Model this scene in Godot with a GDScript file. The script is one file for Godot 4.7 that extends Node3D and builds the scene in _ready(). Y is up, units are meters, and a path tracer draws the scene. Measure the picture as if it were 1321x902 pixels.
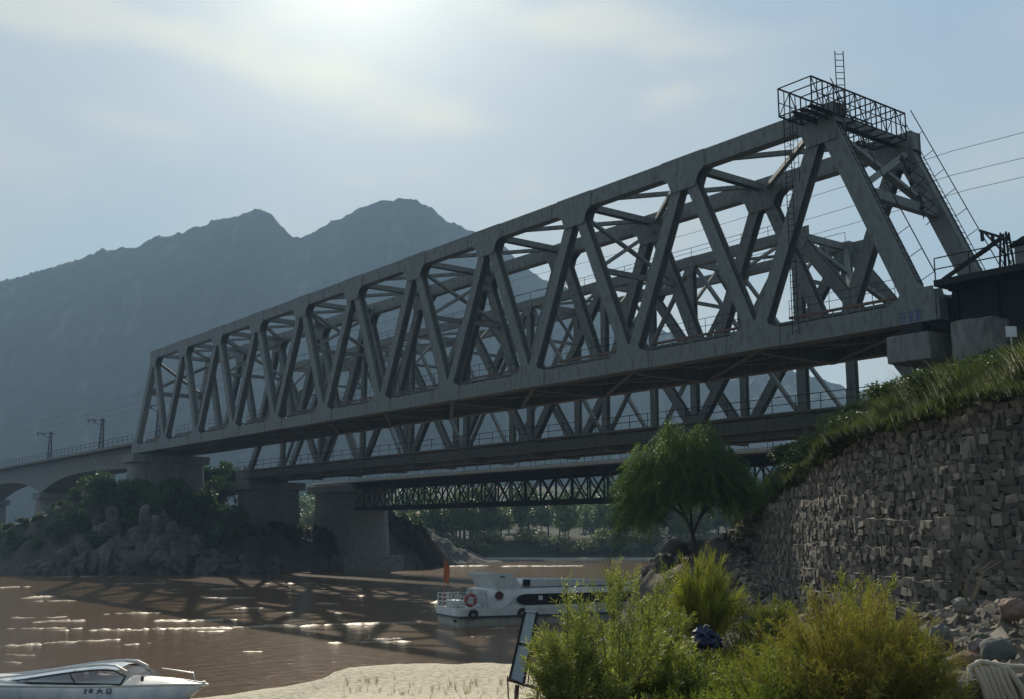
extends Node3D
# ---------------------------------------------------------------- picture <-> place
const FOCAL := 1415.0
const PITCH := 0.166
const EYE := Vector3(0, 4.7, 0)
const TH := 0.656
const ALONG := Vector3(-0.60997, 0, -0.79242)    # the way the bridges run, away from the near bank
const ACROSS := Vector3(0.79242, 0, -0.60997)    # from a bridge's front truss to its rear truss
const NEAR_END := Vector3(19.7, 15.13, -51.6)    # end of the front bottom chord of the main bridge
var rng := RandomNumberGenerator.new()
var used := {}
var M := {}
var hills_noise := FastNoiseLite.new()
var fine_noise := FastNoiseLite.new()

func ray(px: float, py: float) -> Vector3:
	return Vector3(0, sin(PITCH), -cos(PITCH)) + Vector3.RIGHT * (px - 660.5) / FOCAL - Vector3(0, cos(PITCH), sin(PITCH)) * (py - 451.0) / FOCAL
func at(px: float, py: float, depth: float) -> Vector3:
	var r := ray(px, py)
	return EYE + r * (depth / -r.z)
func on_y(px: float, py: float, y: float) -> Vector3:
	var r := ray(px, py)
	return EYE + r * ((y - EYE.y) / r.y)

# ---------------------------------------------------------------- mesh building
class MB:
	var v := PackedVector3Array()
	var n := PackedVector3Array()
	var c := PackedColorArray()
	var uv := PackedVector2Array()
	var col := Color.WHITE
	var colored := false
	func tri(a: Vector3, b: Vector3, d: Vector3, na: Vector3, nb: Vector3, nd: Vector3) -> void:
		var g := (b - a).cross(d - a)
		if g.dot(na + nb + nd) > 0.0:
			v.append(a); v.append(d); v.append(b)
			n.append(na); n.append(nd); n.append(nb)
		else:
			v.append(a); v.append(b); v.append(d)
			n.append(na); n.append(nb); n.append(nd)
		if colored:
			c.append(col); c.append(col); c.append(col)
	func quad(a: Vector3, b: Vector3, d: Vector3, e: Vector3, nn: Vector3) -> void:
		tri(a, b, d, nn, nn, nn)
		tri(a, d, e, nn, nn, nn)
	func flat(a: Vector3, b: Vector3, d: Vector3, out: Vector3) -> void:
		var g := (b - a).cross(d - a).normalized()
		if g.dot(out) < 0.0:
			g = -g
		tri(a, b, d, g, g, g)
	func box(o: Vector3, x: Vector3, y: Vector3, z: Vector3) -> void:   # centre and half axes
		var nx := x.normalized(); var ny := y.normalized(); var nz := z.normalized()
		for s: float in [-1.0, 1.0]:
			quad(o + x * s + y + z, o + x * s - y + z, o + x * s - y - z, o + x * s + y - z, nx * s)
			quad(o + y * s + x + z, o + y * s - x + z, o + y * s - x - z, o + y * s + x - z, ny * s)
			quad(o + z * s + x + y, o + z * s - x + y, o + z * s - x - y, o + z * s + x - y, nz * s)
	func cbox(o: Vector3, x: Vector3, y: Vector3, z: Vector3, ch: float) -> void:   # chamfered box
		var lx := x.length(); var ly := y.length(); var lz := z.length()
		var ax := [x / lx, y / ly, z / lz]
		var le := [lx, ly, lz]
		for i in 3:
			var p: Vector3 = ax[i]; var q: Vector3 = ax[(i + 1) % 3]; var r: Vector3 = ax[(i + 2) % 3]
			var lp: float = le[i]; var lq: float = le[(i + 1) % 3] - ch; var lr: float = le[(i + 2) % 3] - ch
			for s: float in [-1.0, 1.0]:
				var f := o + p * s * lp
				quad(f + q * lq + r * lr, f - q * lq + r * lr, f - q * lq - r * lr, f + q * lq - r * lr, p * s)
				for s2: float in [-1.0, 1.0]:      # edge along r between +-p and +-q
					var a0 := o + p * s * lp + q * s2 * lq
					var a1 := o + p * s * (lp - ch) + q * s2 * (lq + ch)
					quad(a0 + r * lr, a1 + r * lr, a1 - r * lr, a0 - r * lr, (p * s + q * s2).normalized())
		for sx: float in [-1.0, 1.0]:
			for sy: float in [-1.0, 1.0]:
				for sz: float in [-1.0, 1.0]:
					var k: Vector3 = o + ax[0] * sx * (lx - ch) + ax[1] * sy * (ly - ch) + ax[2] * sz * (lz - ch)
					var nn: Vector3 = (ax[0] * sx + ax[1] * sy + ax[2] * sz).normalized()
					flat(k + ax[0] * sx * ch, k + ax[1] * sy * ch, k + ax[2] * sz * ch, nn)
	func beam(a: Vector3, b: Vector3, w: float, h: float, up := Vector3.UP) -> void:   # w across, h along up
		var d := (b - a)
		var s := d.cross(up).normalized()
		var t := s.cross(d).normalized()
		box((a + b) * 0.5, d * 0.5, s * w * 0.5, t * h * 0.5)
	func hbeam(a: Vector3, b: Vector3, w: float, h: float, t: float, face: Vector3) -> void:   # flanges face +-face, w wide, h apart
		var d := (b - a).normalized()
		var s := d.cross(face).normalized()
		var f := s.cross(d).normalized()
		var m := (a + b) * 0.5
		var hl := (b - a) * 0.5
		box(m + f * (h - t) * 0.5, hl, s * w * 0.5, f * t * 0.5)
		box(m - f * (h - t) * 0.5, hl, s * w * 0.5, f * t * 0.5)
		box(m, hl * 0.999, s * t * 0.5, f * (h * 0.5 - t))
	func prism(poly: Array, out: Vector3) -> void:   # plane polygon pushed along out
		var o := out.normalized()
		var mid := Vector3.ZERO
		for p: Vector3 in poly:
			mid += p
		mid /= poly.size()
		for i in poly.size():
			var a: Vector3 = poly[i]; var b: Vector3 = poly[(i + 1) % poly.size()]
			tri(mid, a, b, -o, -o, -o)
			tri(mid + out, a + out, b + out, o, o, o)
			var e := (b - a).cross(o).normalized()
			if e.dot((a + b) * 0.5 - mid) < 0.0:
				e = -e
			quad(a, b, b + out, a + out, e)
	func tube(path: Array, r0: float, r1: float, sides := 6) -> void:
		var rings := []
		var ref := Vector3.UP
		for i in path.size():
			var p: Vector3 = path[i]
			var d: Vector3 = ((path[mini(i + 1, path.size() - 1)] as Vector3) - (path[maxi(i - 1, 0)] as Vector3)).normalized()
			if absf(d.dot(ref)) > 0.95:
				ref = Vector3.RIGHT if absf(d.x) < 0.8 else Vector3.FORWARD
			var s := d.cross(ref).normalized()
			ref = s.cross(d).normalized()
			var r := lerpf(r0, r1, float(i) / maxf(1.0, path.size() - 1.0))
			var ring := []
			for k in sides:
				var w := TAU * k / sides
				var nn := s * cos(w) + ref * sin(w)
				ring.append([p + nn * r, nn])
			rings.append(ring)
		for i in rings.size() - 1:
			for k in sides:
				var A = rings[i][k]; var B = rings[i][(k + 1) % sides]; var C = rings[i + 1][(k + 1) % sides]; var D = rings[i + 1][k]
				tri(A[0], B[0], C[0], A[1], B[1], C[1])
				tri(A[0], C[0], D[0], A[1], C[1], D[1])
		for e in [0, rings.size() - 1]:
			var dd: Vector3 = ((path[0] as Vector3) - (path[1] as Vector3)).normalized() if e == 0 else ((path[-1] as Vector3) - (path[-2] as Vector3)).normalized()
			for k in range(1, sides - 1):
				tri(rings[e][0][0], rings[e][k][0], rings[e][k + 1][0], dd, dd, dd)
	func grid(P: Array, cols: Array = []) -> void:   # rows of points, smooth
		var R := P.size(); var Q: int = P[0].size()
		var N := []
		for i in R:
			var row := PackedVector3Array()
			var up_: PackedVector3Array = P[maxi(i - 1, 0)]; var dn: PackedVector3Array = P[mini(i + 1, R - 1)]; var me: PackedVector3Array = P[i]
			for j in Q:
				row.append((me[mini(j + 1, Q - 1)] - me[maxi(j - 1, 0)]).cross(dn[j] - up_[j]).normalized())
			N.append(row)
		for i in R - 1:
			var a: PackedVector3Array = P[i]; var b: PackedVector3Array = P[i + 1]
			var na: PackedVector3Array = N[i]; var nb: PackedVector3Array = N[i + 1]
			for j in Q - 1:
				if cols:
					var ca: PackedColorArray = cols[i]; var cb: PackedColorArray = cols[i + 1]
					c.append(ca[j]); c.append(cb[j + 1]); c.append(ca[j + 1])
					c.append(ca[j]); c.append(cb[j]); c.append(cb[j + 1])
				v.append(a[j]); v.append(b[j + 1]); v.append(a[j + 1])
				v.append(a[j]); v.append(b[j]); v.append(b[j + 1])
				n.append(na[j]); n.append(nb[j + 1]); n.append(na[j + 1])
				n.append(na[j]); n.append(nb[j]); n.append(nb[j + 1])
	func mesh() -> ArrayMesh:
		var A := []
		A.resize(Mesh.ARRAY_MAX)
		A[Mesh.ARRAY_VERTEX] = v
		A[Mesh.ARRAY_NORMAL] = n
		if c.size() == v.size() and c.size() > 0:
			A[Mesh.ARRAY_COLOR] = c
		var m := ArrayMesh.new()
		m.add_surface_from_arrays(Mesh.PRIMITIVE_TRIANGLES, A)
		return m

# ---------------------------------------------------------------- naming
func numbered(called: String) -> String:
	if not used.has(called):
		used[called] = 0
		return called
	used[called] += 1
	return "%s_%03d" % [called, used[called]]
func tag(o: Node, label: String, category: String, group := "", kind := "") -> void:
	if label: o.set_meta("label", label)
	if category: o.set_meta("category", category)
	if group: o.set_meta("group", group)
	if kind: o.set_meta("kind", kind)
func thing(called: String, label: String, category: String, pos := Vector3.ZERO, group := "") -> Node3D:
	var o := Node3D.new()
	o.name = numbered(called)
	add_child(o)
	o.position = pos
	tag(o, label, category, group)
	return o
func put(parent: Node, called: String, mesh: Mesh, m: Material) -> MeshInstance3D:
	var o := MeshInstance3D.new()
	o.name = called if parent != self else numbered(called)
	o.mesh = mesh
	o.material_override = m
	parent.add_child(o, true)
	return o
func part(parent: Node, called: String, b: MB, m: Material) -> MeshInstance3D:
	return put(parent, called, b.mesh(), m)
func ground_piece(called: String, b: MB, m: Material) -> MeshInstance3D:
	var o := put(self, called, b.mesh(), m)
	o.set_meta("kind", "structure")
	return o
func scatter(parent: Node, called: String, mesh: Mesh, m: Material, xf: Array, cols: Array = []) -> MultiMeshInstance3D:
	var mm := MultiMesh.new()
	mm.transform_format = MultiMesh.TRANSFORM_3D
	mm.use_colors = not cols.is_empty()
	mm.mesh = mesh
	mm.instance_count = xf.size()
	for i in xf.size():
		mm.set_instance_transform(i, xf[i])
		if cols: mm.set_instance_color(i, cols[i])
	var o := MultiMeshInstance3D.new()
	o.multimesh = mm
	o.material_override = m
	o.name = called if parent != self else numbered(called)
	parent.add_child(o, true)
	o.set_meta("kind", "stuff")
	return o
func copy_of(o: Node3D, label := "") -> Node3D:
	var r: Node3D = o.duplicate()
	r.name = numbered(String(o.get_meta("base_name", o.name)))
	add_child(r)
	if label: r.set_meta("label", label)
	return r

# ---------------------------------------------------------------- materials
func lin(r: float, g: float, b: float) -> Color:
	return Color(r, g, b).linear_to_srgb()
func ntex(seed_: int, freq: float, stops: Array, size := 512, octaves := 5, kind := FastNoiseLite.TYPE_SIMPLEX_SMOOTH) -> NoiseTexture2D:
	var t := NoiseTexture2D.new()
	var f := FastNoiseLite.new()
	f.seed = seed_; f.frequency = freq; f.noise_type = kind; f.fractal_octaves = octaves
	f.fractal_type = FastNoiseLite.FRACTAL_FBM
	t.noise = f; t.width = size; t.height = size; t.seamless = true
	if stops:
		var g := Gradient.new()
		g.offsets = PackedFloat32Array(stops.map(func(s): return s[0]))
		g.colors = PackedColorArray(stops.map(func(s): return s[1]))
		t.color_ramp = g
	return t
func nnorm(seed_: int, freq: float, strength: float, size := 512, octaves := 4) -> NoiseTexture2D:
	var t := ntex(seed_, freq, [], size, octaves)
	t.as_normal_map = true
	t.bump_strength = strength
	return t
func mat(called: String, tex: Texture2D, scale: Vector3, rough := 0.8, normal: Texture2D = null, nscale := 1.0, metal := 0.0) -> StandardMaterial3D:
	var m := StandardMaterial3D.new()
	m.resource_name = called
	m.albedo_texture = tex
	m.uv1_triplanar = true
	m.uv1_world_triplanar = true
	m.uv1_scale = scale
	m.roughness = rough
	m.metallic = metal
	if normal:
		m.normal_enabled = true
		m.normal_texture = normal
		m.normal_scale = nscale
	return m
func plain(called: String, c: Color, rough := 0.6, metal := 0.0) -> StandardMaterial3D:
	var m := StandardMaterial3D.new()
	m.resource_name = called
	m.albedo_color = c
	m.roughness = rough
	m.metallic = metal
	return m
func tinted(called: String, rough := 0.85) -> StandardMaterial3D:   # takes the colour of each copy or vertex
	var m := plain(called, Color.WHITE, rough)
	m.vertex_color_use_as_albedo = true
	return m
func leafy(called: String, through: Color) -> StandardMaterial3D:
	var m := tinted(called, 0.55)
	m.cull_mode = BaseMaterial3D.CULL_DISABLED
	m.backlight_enabled = true
	m.backlight = through
	return m

func make_materials() -> void:
	var blot := nnorm(11, 0.02, 3.0)
	M.steel = mat("grey_paint", ntex(3, 0.012, [[0.0, lin(.075, .06, .048)], [0.2, lin(.07, .072, .066)], [0.36, lin(.118, .132, .127)], [0.62, lin(.13, .145, .14)], [1.0, lin(.15, .158, .15)]], 1024), Vector3(.32, .07, .32), 0.6, blot, 0.25)
	M.rust = mat("rusty_iron", ntex(5, 0.03, [[0.0, lin(.05, .028, .02)], [0.5, lin(.12, .07, .05)], [1.0, lin(.2, .13, .09)]]), Vector3(.5, .5, .5), 0.85)
	M.black_iron = mat("black_iron", ntex(6, 0.03, [[0.0, lin(.012, .012, .013)], [1.0, lin(.036, .035, .034)]]), Vector3(.4, .4, .4), 0.8)
	M.black_iron.metallic_specular = 0.25
	M.concrete = mat("old_concrete", ntex(7, 0.012, [[0.0, lin(.085, .082, .075)], [0.5, lin(.165, .16, .148)], [1.0, lin(.245, .235, .215)]], 1024), Vector3(.25, .07, .25), 0.9, blot, 0.5)
	M.rock = mat("grey_rock", ntex(9, 0.01, [[0.0, lin(.04, .039, .037)], [0.5, lin(.10, .095, .088)], [1.0, lin(.18, .17, .155)]], 1024, 6), Vector3(.12, .12, .12), 0.95, nnorm(10, 0.015, 8.0, 1024, 6), 1.0)
	M.gabion = tinted("gabion_stone", 0.92)
	M.gabion.normal_enabled = true
	M.gabion.normal_texture = nnorm(31, 0.02, 5.0, 512, 5)
	M.gabion.uv1_triplanar = true
	M.gabion.uv1_world_triplanar = true
	M.gabion.uv1_scale = Vector3(2, 2, 2)
	M.earth = mat("dark_earth", ntex(12, 0.03, [[0.0, lin(.04, .034, .026)], [0.5, lin(.1, .085, .062)], [1.0, lin(.17, .145, .11)]], 512, 6), Vector3(.5, .5, .5), 0.95, nnorm(13, 0.04, 6.0), 1.0)
	M.sand = mat("pale_sand", ntex(14, 0.02, [[0.0, lin(.34, .28, .19)], [0.4, lin(.50, .43, .31)], [0.55, lin(.60, .53, .40)], [1.0, lin(.66, .60, .47)]], 1024, 6), Vector3(.16, .16, .16), 0.95, nnorm(15, 0.05, 5.0, 512, 5), 0.8)
	M.white = mat("white_gelcoat", ntex(16, 0.008, [[0.0, lin(.42, .43, .43)], [0.5, lin(.58, .59, .59)], [1.0, lin(.66, .67, .67)]]), Vector3(.3, .15, .3), 0.35)
	M.hull_low = mat("weathered_hull", ntex(17, 0.01, [[0.0, lin(.20, .18, .15)], [0.5, lin(.38, .36, .31)], [1.0, lin(.48, .46, .41)]]), Vector3(.5, .12, .5), 0.5)
	M.rubber = plain("black_rubber", lin(.02, .02, .022), 0.75)
	M.glass_dark = plain("tinted_glass", lin(.012, .014, .018), 0.06)
	M.ring_red = plain("red_orange_ring", lin(.32, .055, .04), 0.55)
	M.navy = plain("navy_paint", lin(.03, .035, .06), 0.45)
	M.orange = plain("orange_cloth", lin(.45, .12, .04), 0.8)
	M.chrome = plain("bare_steel_tube", lin(.5, .5, .5), 0.35, 0.7)
	M.bark = mat("bark", ntex(18, 0.05, [[0.0, lin(.03, .026, .02)], [1.0, lin(.11, .095, .075)]]), Vector3(2, .5, 2), 0.95)
	M.twig = mat("twig", ntex(19, 0.05, [[0.0, lin(.08, .07, .04)], [1.0, lin(.2, .17, .1)]]), Vector3(2, 2, 2), 0.9)
	M.leaf = leafy("leaf", lin(.85, .95, .40))
	M.leaf_far = leafy("far_leaf", lin(.5, .6, .3))
	M.grass = leafy("grass_blade", lin(.85, .95, .3))
	M.water = plain("muddy_water", lin(.128, .075, .036), 0.14)
	M.water.metallic_specular = 0.22
	M.water.normal_enabled = true
	M.water.normal_texture = nnorm(21, 0.012, 9.0, 1024, 6)
	M.water.normal_scale = 0.3
	M.water.uv1_triplanar = true
	M.water.uv1_world_triplanar = true
	M.water.uv1_scale = Vector3(.05, .05, .16)
	M.riffle = plain("glint_pale_broken_water", lin(.20, .16, .11), 0.5)  # paler than the river: aerated water, plus sun glint put into the colour
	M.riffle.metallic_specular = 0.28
	M.mountain = tinted("mountain_side", 1.0)
	M.mountain.normal_enabled = true
	M.mountain.normal_texture = nnorm(22, 0.02, 12.0, 1024, 6)
	M.mountain.uv1_triplanar = true
	M.mountain.uv1_world_triplanar = true
	M.mountain.uv1_scale = Vector3(.004, .004, .004)
	M.mountain.normal_scale = 0.35
	M.bank = tinted("river_bank", 0.95)
	M.bank.albedo_texture = ntex(27, 0.03, [[0.0, Color(.45, .45, .45)], [0.5, Color(.85, .84, .82)], [1.0, Color(1, 1, 1)]], 1024, 7)
	M.bank.normal_scale = 1.6
	M.bank.normal_enabled = true
	M.bank.normal_texture = M.mountain.normal_texture
	M.bank.uv1_triplanar = true
	M.bank.uv1_world_triplanar = true
	M.bank.uv1_scale = Vector3(.14, .08, .14)
	M.panel = mat("dull_blue_sheet", ntex(23, 0.02, [[0.0, lin(.20, .25, .27)], [1.0, lin(.31, .37, .39)]]), Vector3(.6, .3, .6), 0.45, blot, 0.2)
	M.rope = mat("pale_rope", ntex(24, 0.08, [[0.0, lin(.22, .17, .12)], [0.5, lin(.40, .33, .25)], [1.0, lin(.55, .48, .4)]]), Vector3(4, 4, 4), 0.9, nnorm(25, 0.08, 8.0), 1.0)
	M.blue_bag = plain("dark_blue_plastic", lin(.015, .022, .075), 0.6)
	M.wood = mat("bleached_wood", ntex(26, 0.05, [[0.0, lin(.3, .26, .2)], [1.0, lin(.6, .55, .46)]]), Vector3(3, 3, 3), 0.9)

# ---------------------------------------------------------------- light, air, lens
func make_view() -> void:
	var cam := Camera3D.new()
	cam.name = "camera"
	cam.position = EYE
	cam.rotation.x = PITCH
	cam.fov = rad_to_deg(2.0 * atan(451.0 / FOCAL))
	cam.near = 0.1
	cam.far = 9000.0
	add_child(cam)
	cam.current = true
	var toward := ray(455, -80).normalized()
	var sun := DirectionalLight3D.new()
	sun.name = "sun"
	sun.light_energy = 1.5
	sun.light_color = Color(1.0, .95, .86)
	sun.light_angular_distance = 0.6
	sun.shadow_enabled = true
	add_child(sun)
	sun.look_at_from_position(Vector3.ZERO, -toward, Vector3.UP)
	var e := Environment.new()
	e.tonemap_mode = Environment.TONE_MAPPER_LINEAR
	e.tonemap_exposure = 1.2
	e.background_mode = Environment.BG_SKY
	e.sdfgi_enabled = true
	e.ssao_enabled = true
	e.ssil_enabled = true
	e.fog_enabled = true
	e.fog_density = 0.00055
	e.fog_light_color = Color(.71, .855, 1.0)
	var sk := Sky.new()
	var pm := PanoramaSkyMaterial.new()
	pm.panorama = sky_picture(toward)
	sk.sky_material = pm
	e.sky = sk
	var w := WorldEnvironment.new()
	w.name = "air"
	w.environment = e
	add_child(w)
func sky_picture(toward: Vector3) -> ImageTexture:
	var W := 1024; var H := 512
	var im := Image.create_empty(W, H, false, Image.FORMAT_RGBF)
	var big := FastNoiseLite.new()
	big.seed = 5; big.frequency = 1.6; big.fractal_octaves = 3
	var wisp := FastNoiseLite.new()
	wisp.seed = 8; wisp.frequency = 3.4; wisp.fractal_octaves = 6; wisp.fractal_gain = 0.55
	for y in H:
		var el := PI * (0.5 - (y + 0.5) / H)
		for x in W:
			var az := TAU * (x + 0.5) / W
			var d := Vector3(sin(az) * cos(el), sin(el), -cos(az) * cos(el))
			var s := clampf(d.y, 0.0, 1.0)
			var low := Vector3(.53, .70, .76); var mid := Vector3(.33, .455, .585); var top := Vector3(.16, .26, .38)
			var c := low.lerp(mid, smoothstep(0.0, 0.42, s)).lerp(top, smoothstep(0.4, 1.0, s))
			if d.y > -0.05:
				var q := Vector3(d.x, d.y * 2.4, d.z)
				var cover := smoothstep(-0.15, 0.45, big.get_noise_3dv(q + Vector3(3.1, 0, 0)) + 0.26)
				var streak := smoothstep(-0.1, 0.5, wisp.get_noise_3dv(Vector3(q.x, q.y * 1.6, q.z)))
				c = c.lerp(Vector3(.65, .665, .61), cover * (0.3 + 0.55 * streak))
			var ang := rad_to_deg(d.angle_to(toward))
			c *= lerpf(1.0, 0.58, smoothstep(25.0, 120.0, ang))      # the air scatters most light forward, near the sun
			c += Vector3(1.0, .92, .70) * (1.05 * exp(-ang / 5.2) + 0.18 * exp(-ang / 16.0) + 5.0 * exp(-pow(ang / 1.1, 2.0)))
			im.set_pixel(x, y, Color(c.x, c.y, c.z))
	return ImageTexture.create_from_image(im)

# ---------------------------------------------------------------- the lie of the land
func piece(x: float, xs: Array, ys: Array) -> float:
	if x <= xs[0]: return ys[0]
	for i in range(1, xs.size()):
		if x <= xs[i]:
			return lerpf(ys[i - 1], ys[i], (x - xs[i - 1]) / (xs[i] - xs[i - 1]))
	return ys[-1]
const WALL_D := [10.0, 17.0, 20.5, 24.0, 30.0, 37.0, 43.0, 48.0]
const WALL_X := [17.5, 13.0, 10.3, 8.9, 8.2, 8.4, 8.6, 7.7]
const WALL_TOP := [7.65, 7.65, 7.65, 7.65, 7.35, 6.4, 5.1, 4.2]
func wall_x(z: float) -> float: return piece(-z, WALL_D, WALL_X)
func wall_top(z: float) -> float: return piece(-z, WALL_D, WALL_TOP)
func edge_x(z: float) -> float: return piece(-z, [4.0, 8.0, 10.0, 15.0, 25.0, 35.0, 45.0, 60.0], [-6.0, -1.0, 1.0, 2.3, 3.8, 6.3, 6.2, 9.0])
func land(x: float, z: float) -> float:
	var wx := wall_x(z)
	var bumps := fine_noise.get_noise_2d(x * 6.0, z * 6.0)
	var low_ground := piece(-z, [20.0, 25.0, 35.0, 40.0], [3.1, 2.25, 2.2, 3.35])
	var base := low_ground + 0.12 * bumps
	var t := smoothstep(0.0, 1.0, (edge_x(z) - x) / 4.5)
	base = lerpf(base, -1.2, t)
	if x < wx + 1.3:
		if z < -50.0:
			base = lerpf(base, -1.2, smoothstep(50.0, 58.0, -z))
		var rubble := smoothstep(3.2, 0.0, wx - x) * piece(-z, [20.0, 25.0, 38.0, 42.0], [0.75, 0.25, 0.25, 0.6])
		return base + rubble * (0.8 + 0.4 * bumps) * (1.0 if z > -50 else 0.0)
	var dx := x - wx - 1.3
	var e := wall_top(z) - 0.15 + piece(-z, [18.0, 24.0, 30.0, 36.0, 42.0, 47.0], [1.0, 1.5, 2.6, 4.1, 5.6, 6.4]) * (1.0 - exp(-dx / 3.6)) + 0.2 * bumps
	return lerpf(e, -1.5, smoothstep(46.0, 64.0, -z + maxf(0.0, 11.5 - x) * 0.8))

func make_land() -> void:
	fine_noise.seed = 77; fine_noise.frequency = 0.06; fine_noise.fractal_octaves = 4
	hills_noise.seed = 12; hills_noise.frequency = 0.0035; hills_noise.fractal_octaves = 6; hills_noise.fractal_type = FastNoiseLite.FRACTAL_RIDGED
	# river: one sheet far past the bend on both sides
	var b := MB.new()
	b.quad(Vector3(-900, 0, 40), Vector3(900, 0, 40), Vector3(900, 0, -700), Vector3(-900, 0, -700), Vector3.UP)
	var river := ground_piece("river", b, M.water)
	make_riffles(river)
	# wide base under everything out to the horizon
	b = MB.new()
	b.quad(Vector3(-1300, -2.5, 300), Vector3(1300, -2.5, 300), Vector3(1300, -2.5, -1330), Vector3(-1300, -2.5, -1330), Vector3.UP)
	ground_piece("ground", b, M.earth)
	# near bank and the embankment above the gabion wall
	b = MB.new()
	var rows := []; var cols := []
	var z := 8.0
	while z > -72.0:
		var r := PackedVector3Array(); var cr := PackedColorArray()
		var x := -12.0
		while x < 62.0:
			var h := land(x, z)
			r.append(Vector3(x, h, z))
			var k := 0.5 + 0.5 * fine_noise.get_noise_2d(x * 9.0 + 40.0, z * 9.0)
			var k2 := 0.5 + 0.5 * fine_noise.get_noise_2d(x * 2.0, z * 2.0 + 90.0)
			var cc := Color(.075, .062, .045).lerp(Color(.15, .13, .10), k)
			if x > wall_x(z) + 1.0:
				cc = Color(.035, .045, .018).lerp(Color(.07, .075, .03), k)
			elif k2 > 0.5:
				cc = cc.lerp(Color(.05, .06, .025), 0.7 * smoothstep(.5, .65, k2))
			cr.append(cc)
			x += 0.5 if x < 25.0 else 2.0
		rows.append(r); cols.append(cr)
		z -= 0.5
	b.grid(rows, cols)
	ground_piece("near_bank", b, M.bank)
	# sand bar in front of it
	b = MB.new()
	rows = []
	for i in 70:
		var r := PackedVector3Array()
		for j in 130:
			var x := -22.0 + j * 0.24
			var zz := -22.0 - i * 0.32
			# waterline of the bar: how far out the sand reaches for this x
			var reach := piece(x, [-22.0, -14.0, -9.6, -7.9, -6.6, -5.9, -5.6, -4.0, 0.0, 3.0, 6.0], [24.0, 27.5, 32.0, 33.6, 35.3, 37.0, 39.6, 40.9, 41.0, 39.8, 38.0])
			reach += 0.5 * fine_noise.get_noise_2d(x * 8.0, 3.0)
			var out := reach + zz        # metres inside the waterline
			var h := -0.35 + 0.50 * smoothstep(-0.8, 0.9, out) + 0.18 * smoothstep(0.6, 3.0, out) + 0.03 * fine_noise.get_noise_2d(x * 14.0, zz * 14.0)
			h += -0.16 * smoothstep(3.2, 6.5, out) + 0.5 * smoothstep(7.5, 14.0, out)
			r.append(Vector3(x, h, zz))
		rows.append(r)
	b.grid(rows)
	ground_piece("sand_bar", b, M.sand)
	make_far_banks()
	make_mountains()

func make_riffles(river: Node3D) -> void:
	# choppy streaks where the current breaks: real wavelets, a few centimetres high
	var chop := FastNoiseLite.new()
	chop.seed = 3; chop.frequency = 1.0; chop.fractal_octaves = 2
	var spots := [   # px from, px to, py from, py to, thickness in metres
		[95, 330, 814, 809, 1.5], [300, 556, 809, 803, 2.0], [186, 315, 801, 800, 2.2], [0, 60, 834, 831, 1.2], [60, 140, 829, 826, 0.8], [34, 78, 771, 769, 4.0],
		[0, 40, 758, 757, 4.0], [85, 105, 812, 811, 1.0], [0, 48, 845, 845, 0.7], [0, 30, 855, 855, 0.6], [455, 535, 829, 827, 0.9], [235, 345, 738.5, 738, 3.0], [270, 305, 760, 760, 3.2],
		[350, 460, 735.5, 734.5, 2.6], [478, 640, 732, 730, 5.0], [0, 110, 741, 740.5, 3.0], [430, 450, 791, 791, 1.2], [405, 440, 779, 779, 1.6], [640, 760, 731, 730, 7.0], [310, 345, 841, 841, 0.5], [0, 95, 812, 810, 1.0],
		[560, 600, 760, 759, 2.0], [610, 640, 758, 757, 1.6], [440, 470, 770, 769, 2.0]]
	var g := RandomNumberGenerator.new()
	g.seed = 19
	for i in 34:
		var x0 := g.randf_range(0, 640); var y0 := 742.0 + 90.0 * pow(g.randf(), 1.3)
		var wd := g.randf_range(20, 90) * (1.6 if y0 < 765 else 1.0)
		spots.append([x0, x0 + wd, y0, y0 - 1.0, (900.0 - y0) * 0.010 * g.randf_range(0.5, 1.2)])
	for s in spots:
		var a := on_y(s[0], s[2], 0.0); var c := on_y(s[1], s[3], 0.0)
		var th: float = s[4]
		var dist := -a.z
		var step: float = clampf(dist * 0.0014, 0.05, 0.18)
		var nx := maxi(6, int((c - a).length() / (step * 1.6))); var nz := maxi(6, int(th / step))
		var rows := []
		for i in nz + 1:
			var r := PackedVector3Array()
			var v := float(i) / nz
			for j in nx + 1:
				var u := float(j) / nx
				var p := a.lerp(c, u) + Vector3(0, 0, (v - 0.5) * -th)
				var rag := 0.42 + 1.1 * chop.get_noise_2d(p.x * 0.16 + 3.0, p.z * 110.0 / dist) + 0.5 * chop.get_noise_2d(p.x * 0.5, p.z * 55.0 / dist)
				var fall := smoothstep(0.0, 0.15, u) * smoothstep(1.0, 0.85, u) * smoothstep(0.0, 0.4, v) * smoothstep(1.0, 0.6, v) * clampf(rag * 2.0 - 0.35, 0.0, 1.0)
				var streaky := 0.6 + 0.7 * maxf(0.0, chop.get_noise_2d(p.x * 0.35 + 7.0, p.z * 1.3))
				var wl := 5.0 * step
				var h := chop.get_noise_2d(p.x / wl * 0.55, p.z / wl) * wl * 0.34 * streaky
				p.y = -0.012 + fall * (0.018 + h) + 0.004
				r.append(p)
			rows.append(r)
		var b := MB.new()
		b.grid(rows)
		part(river, "riffle", b, M.riffle)

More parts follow.
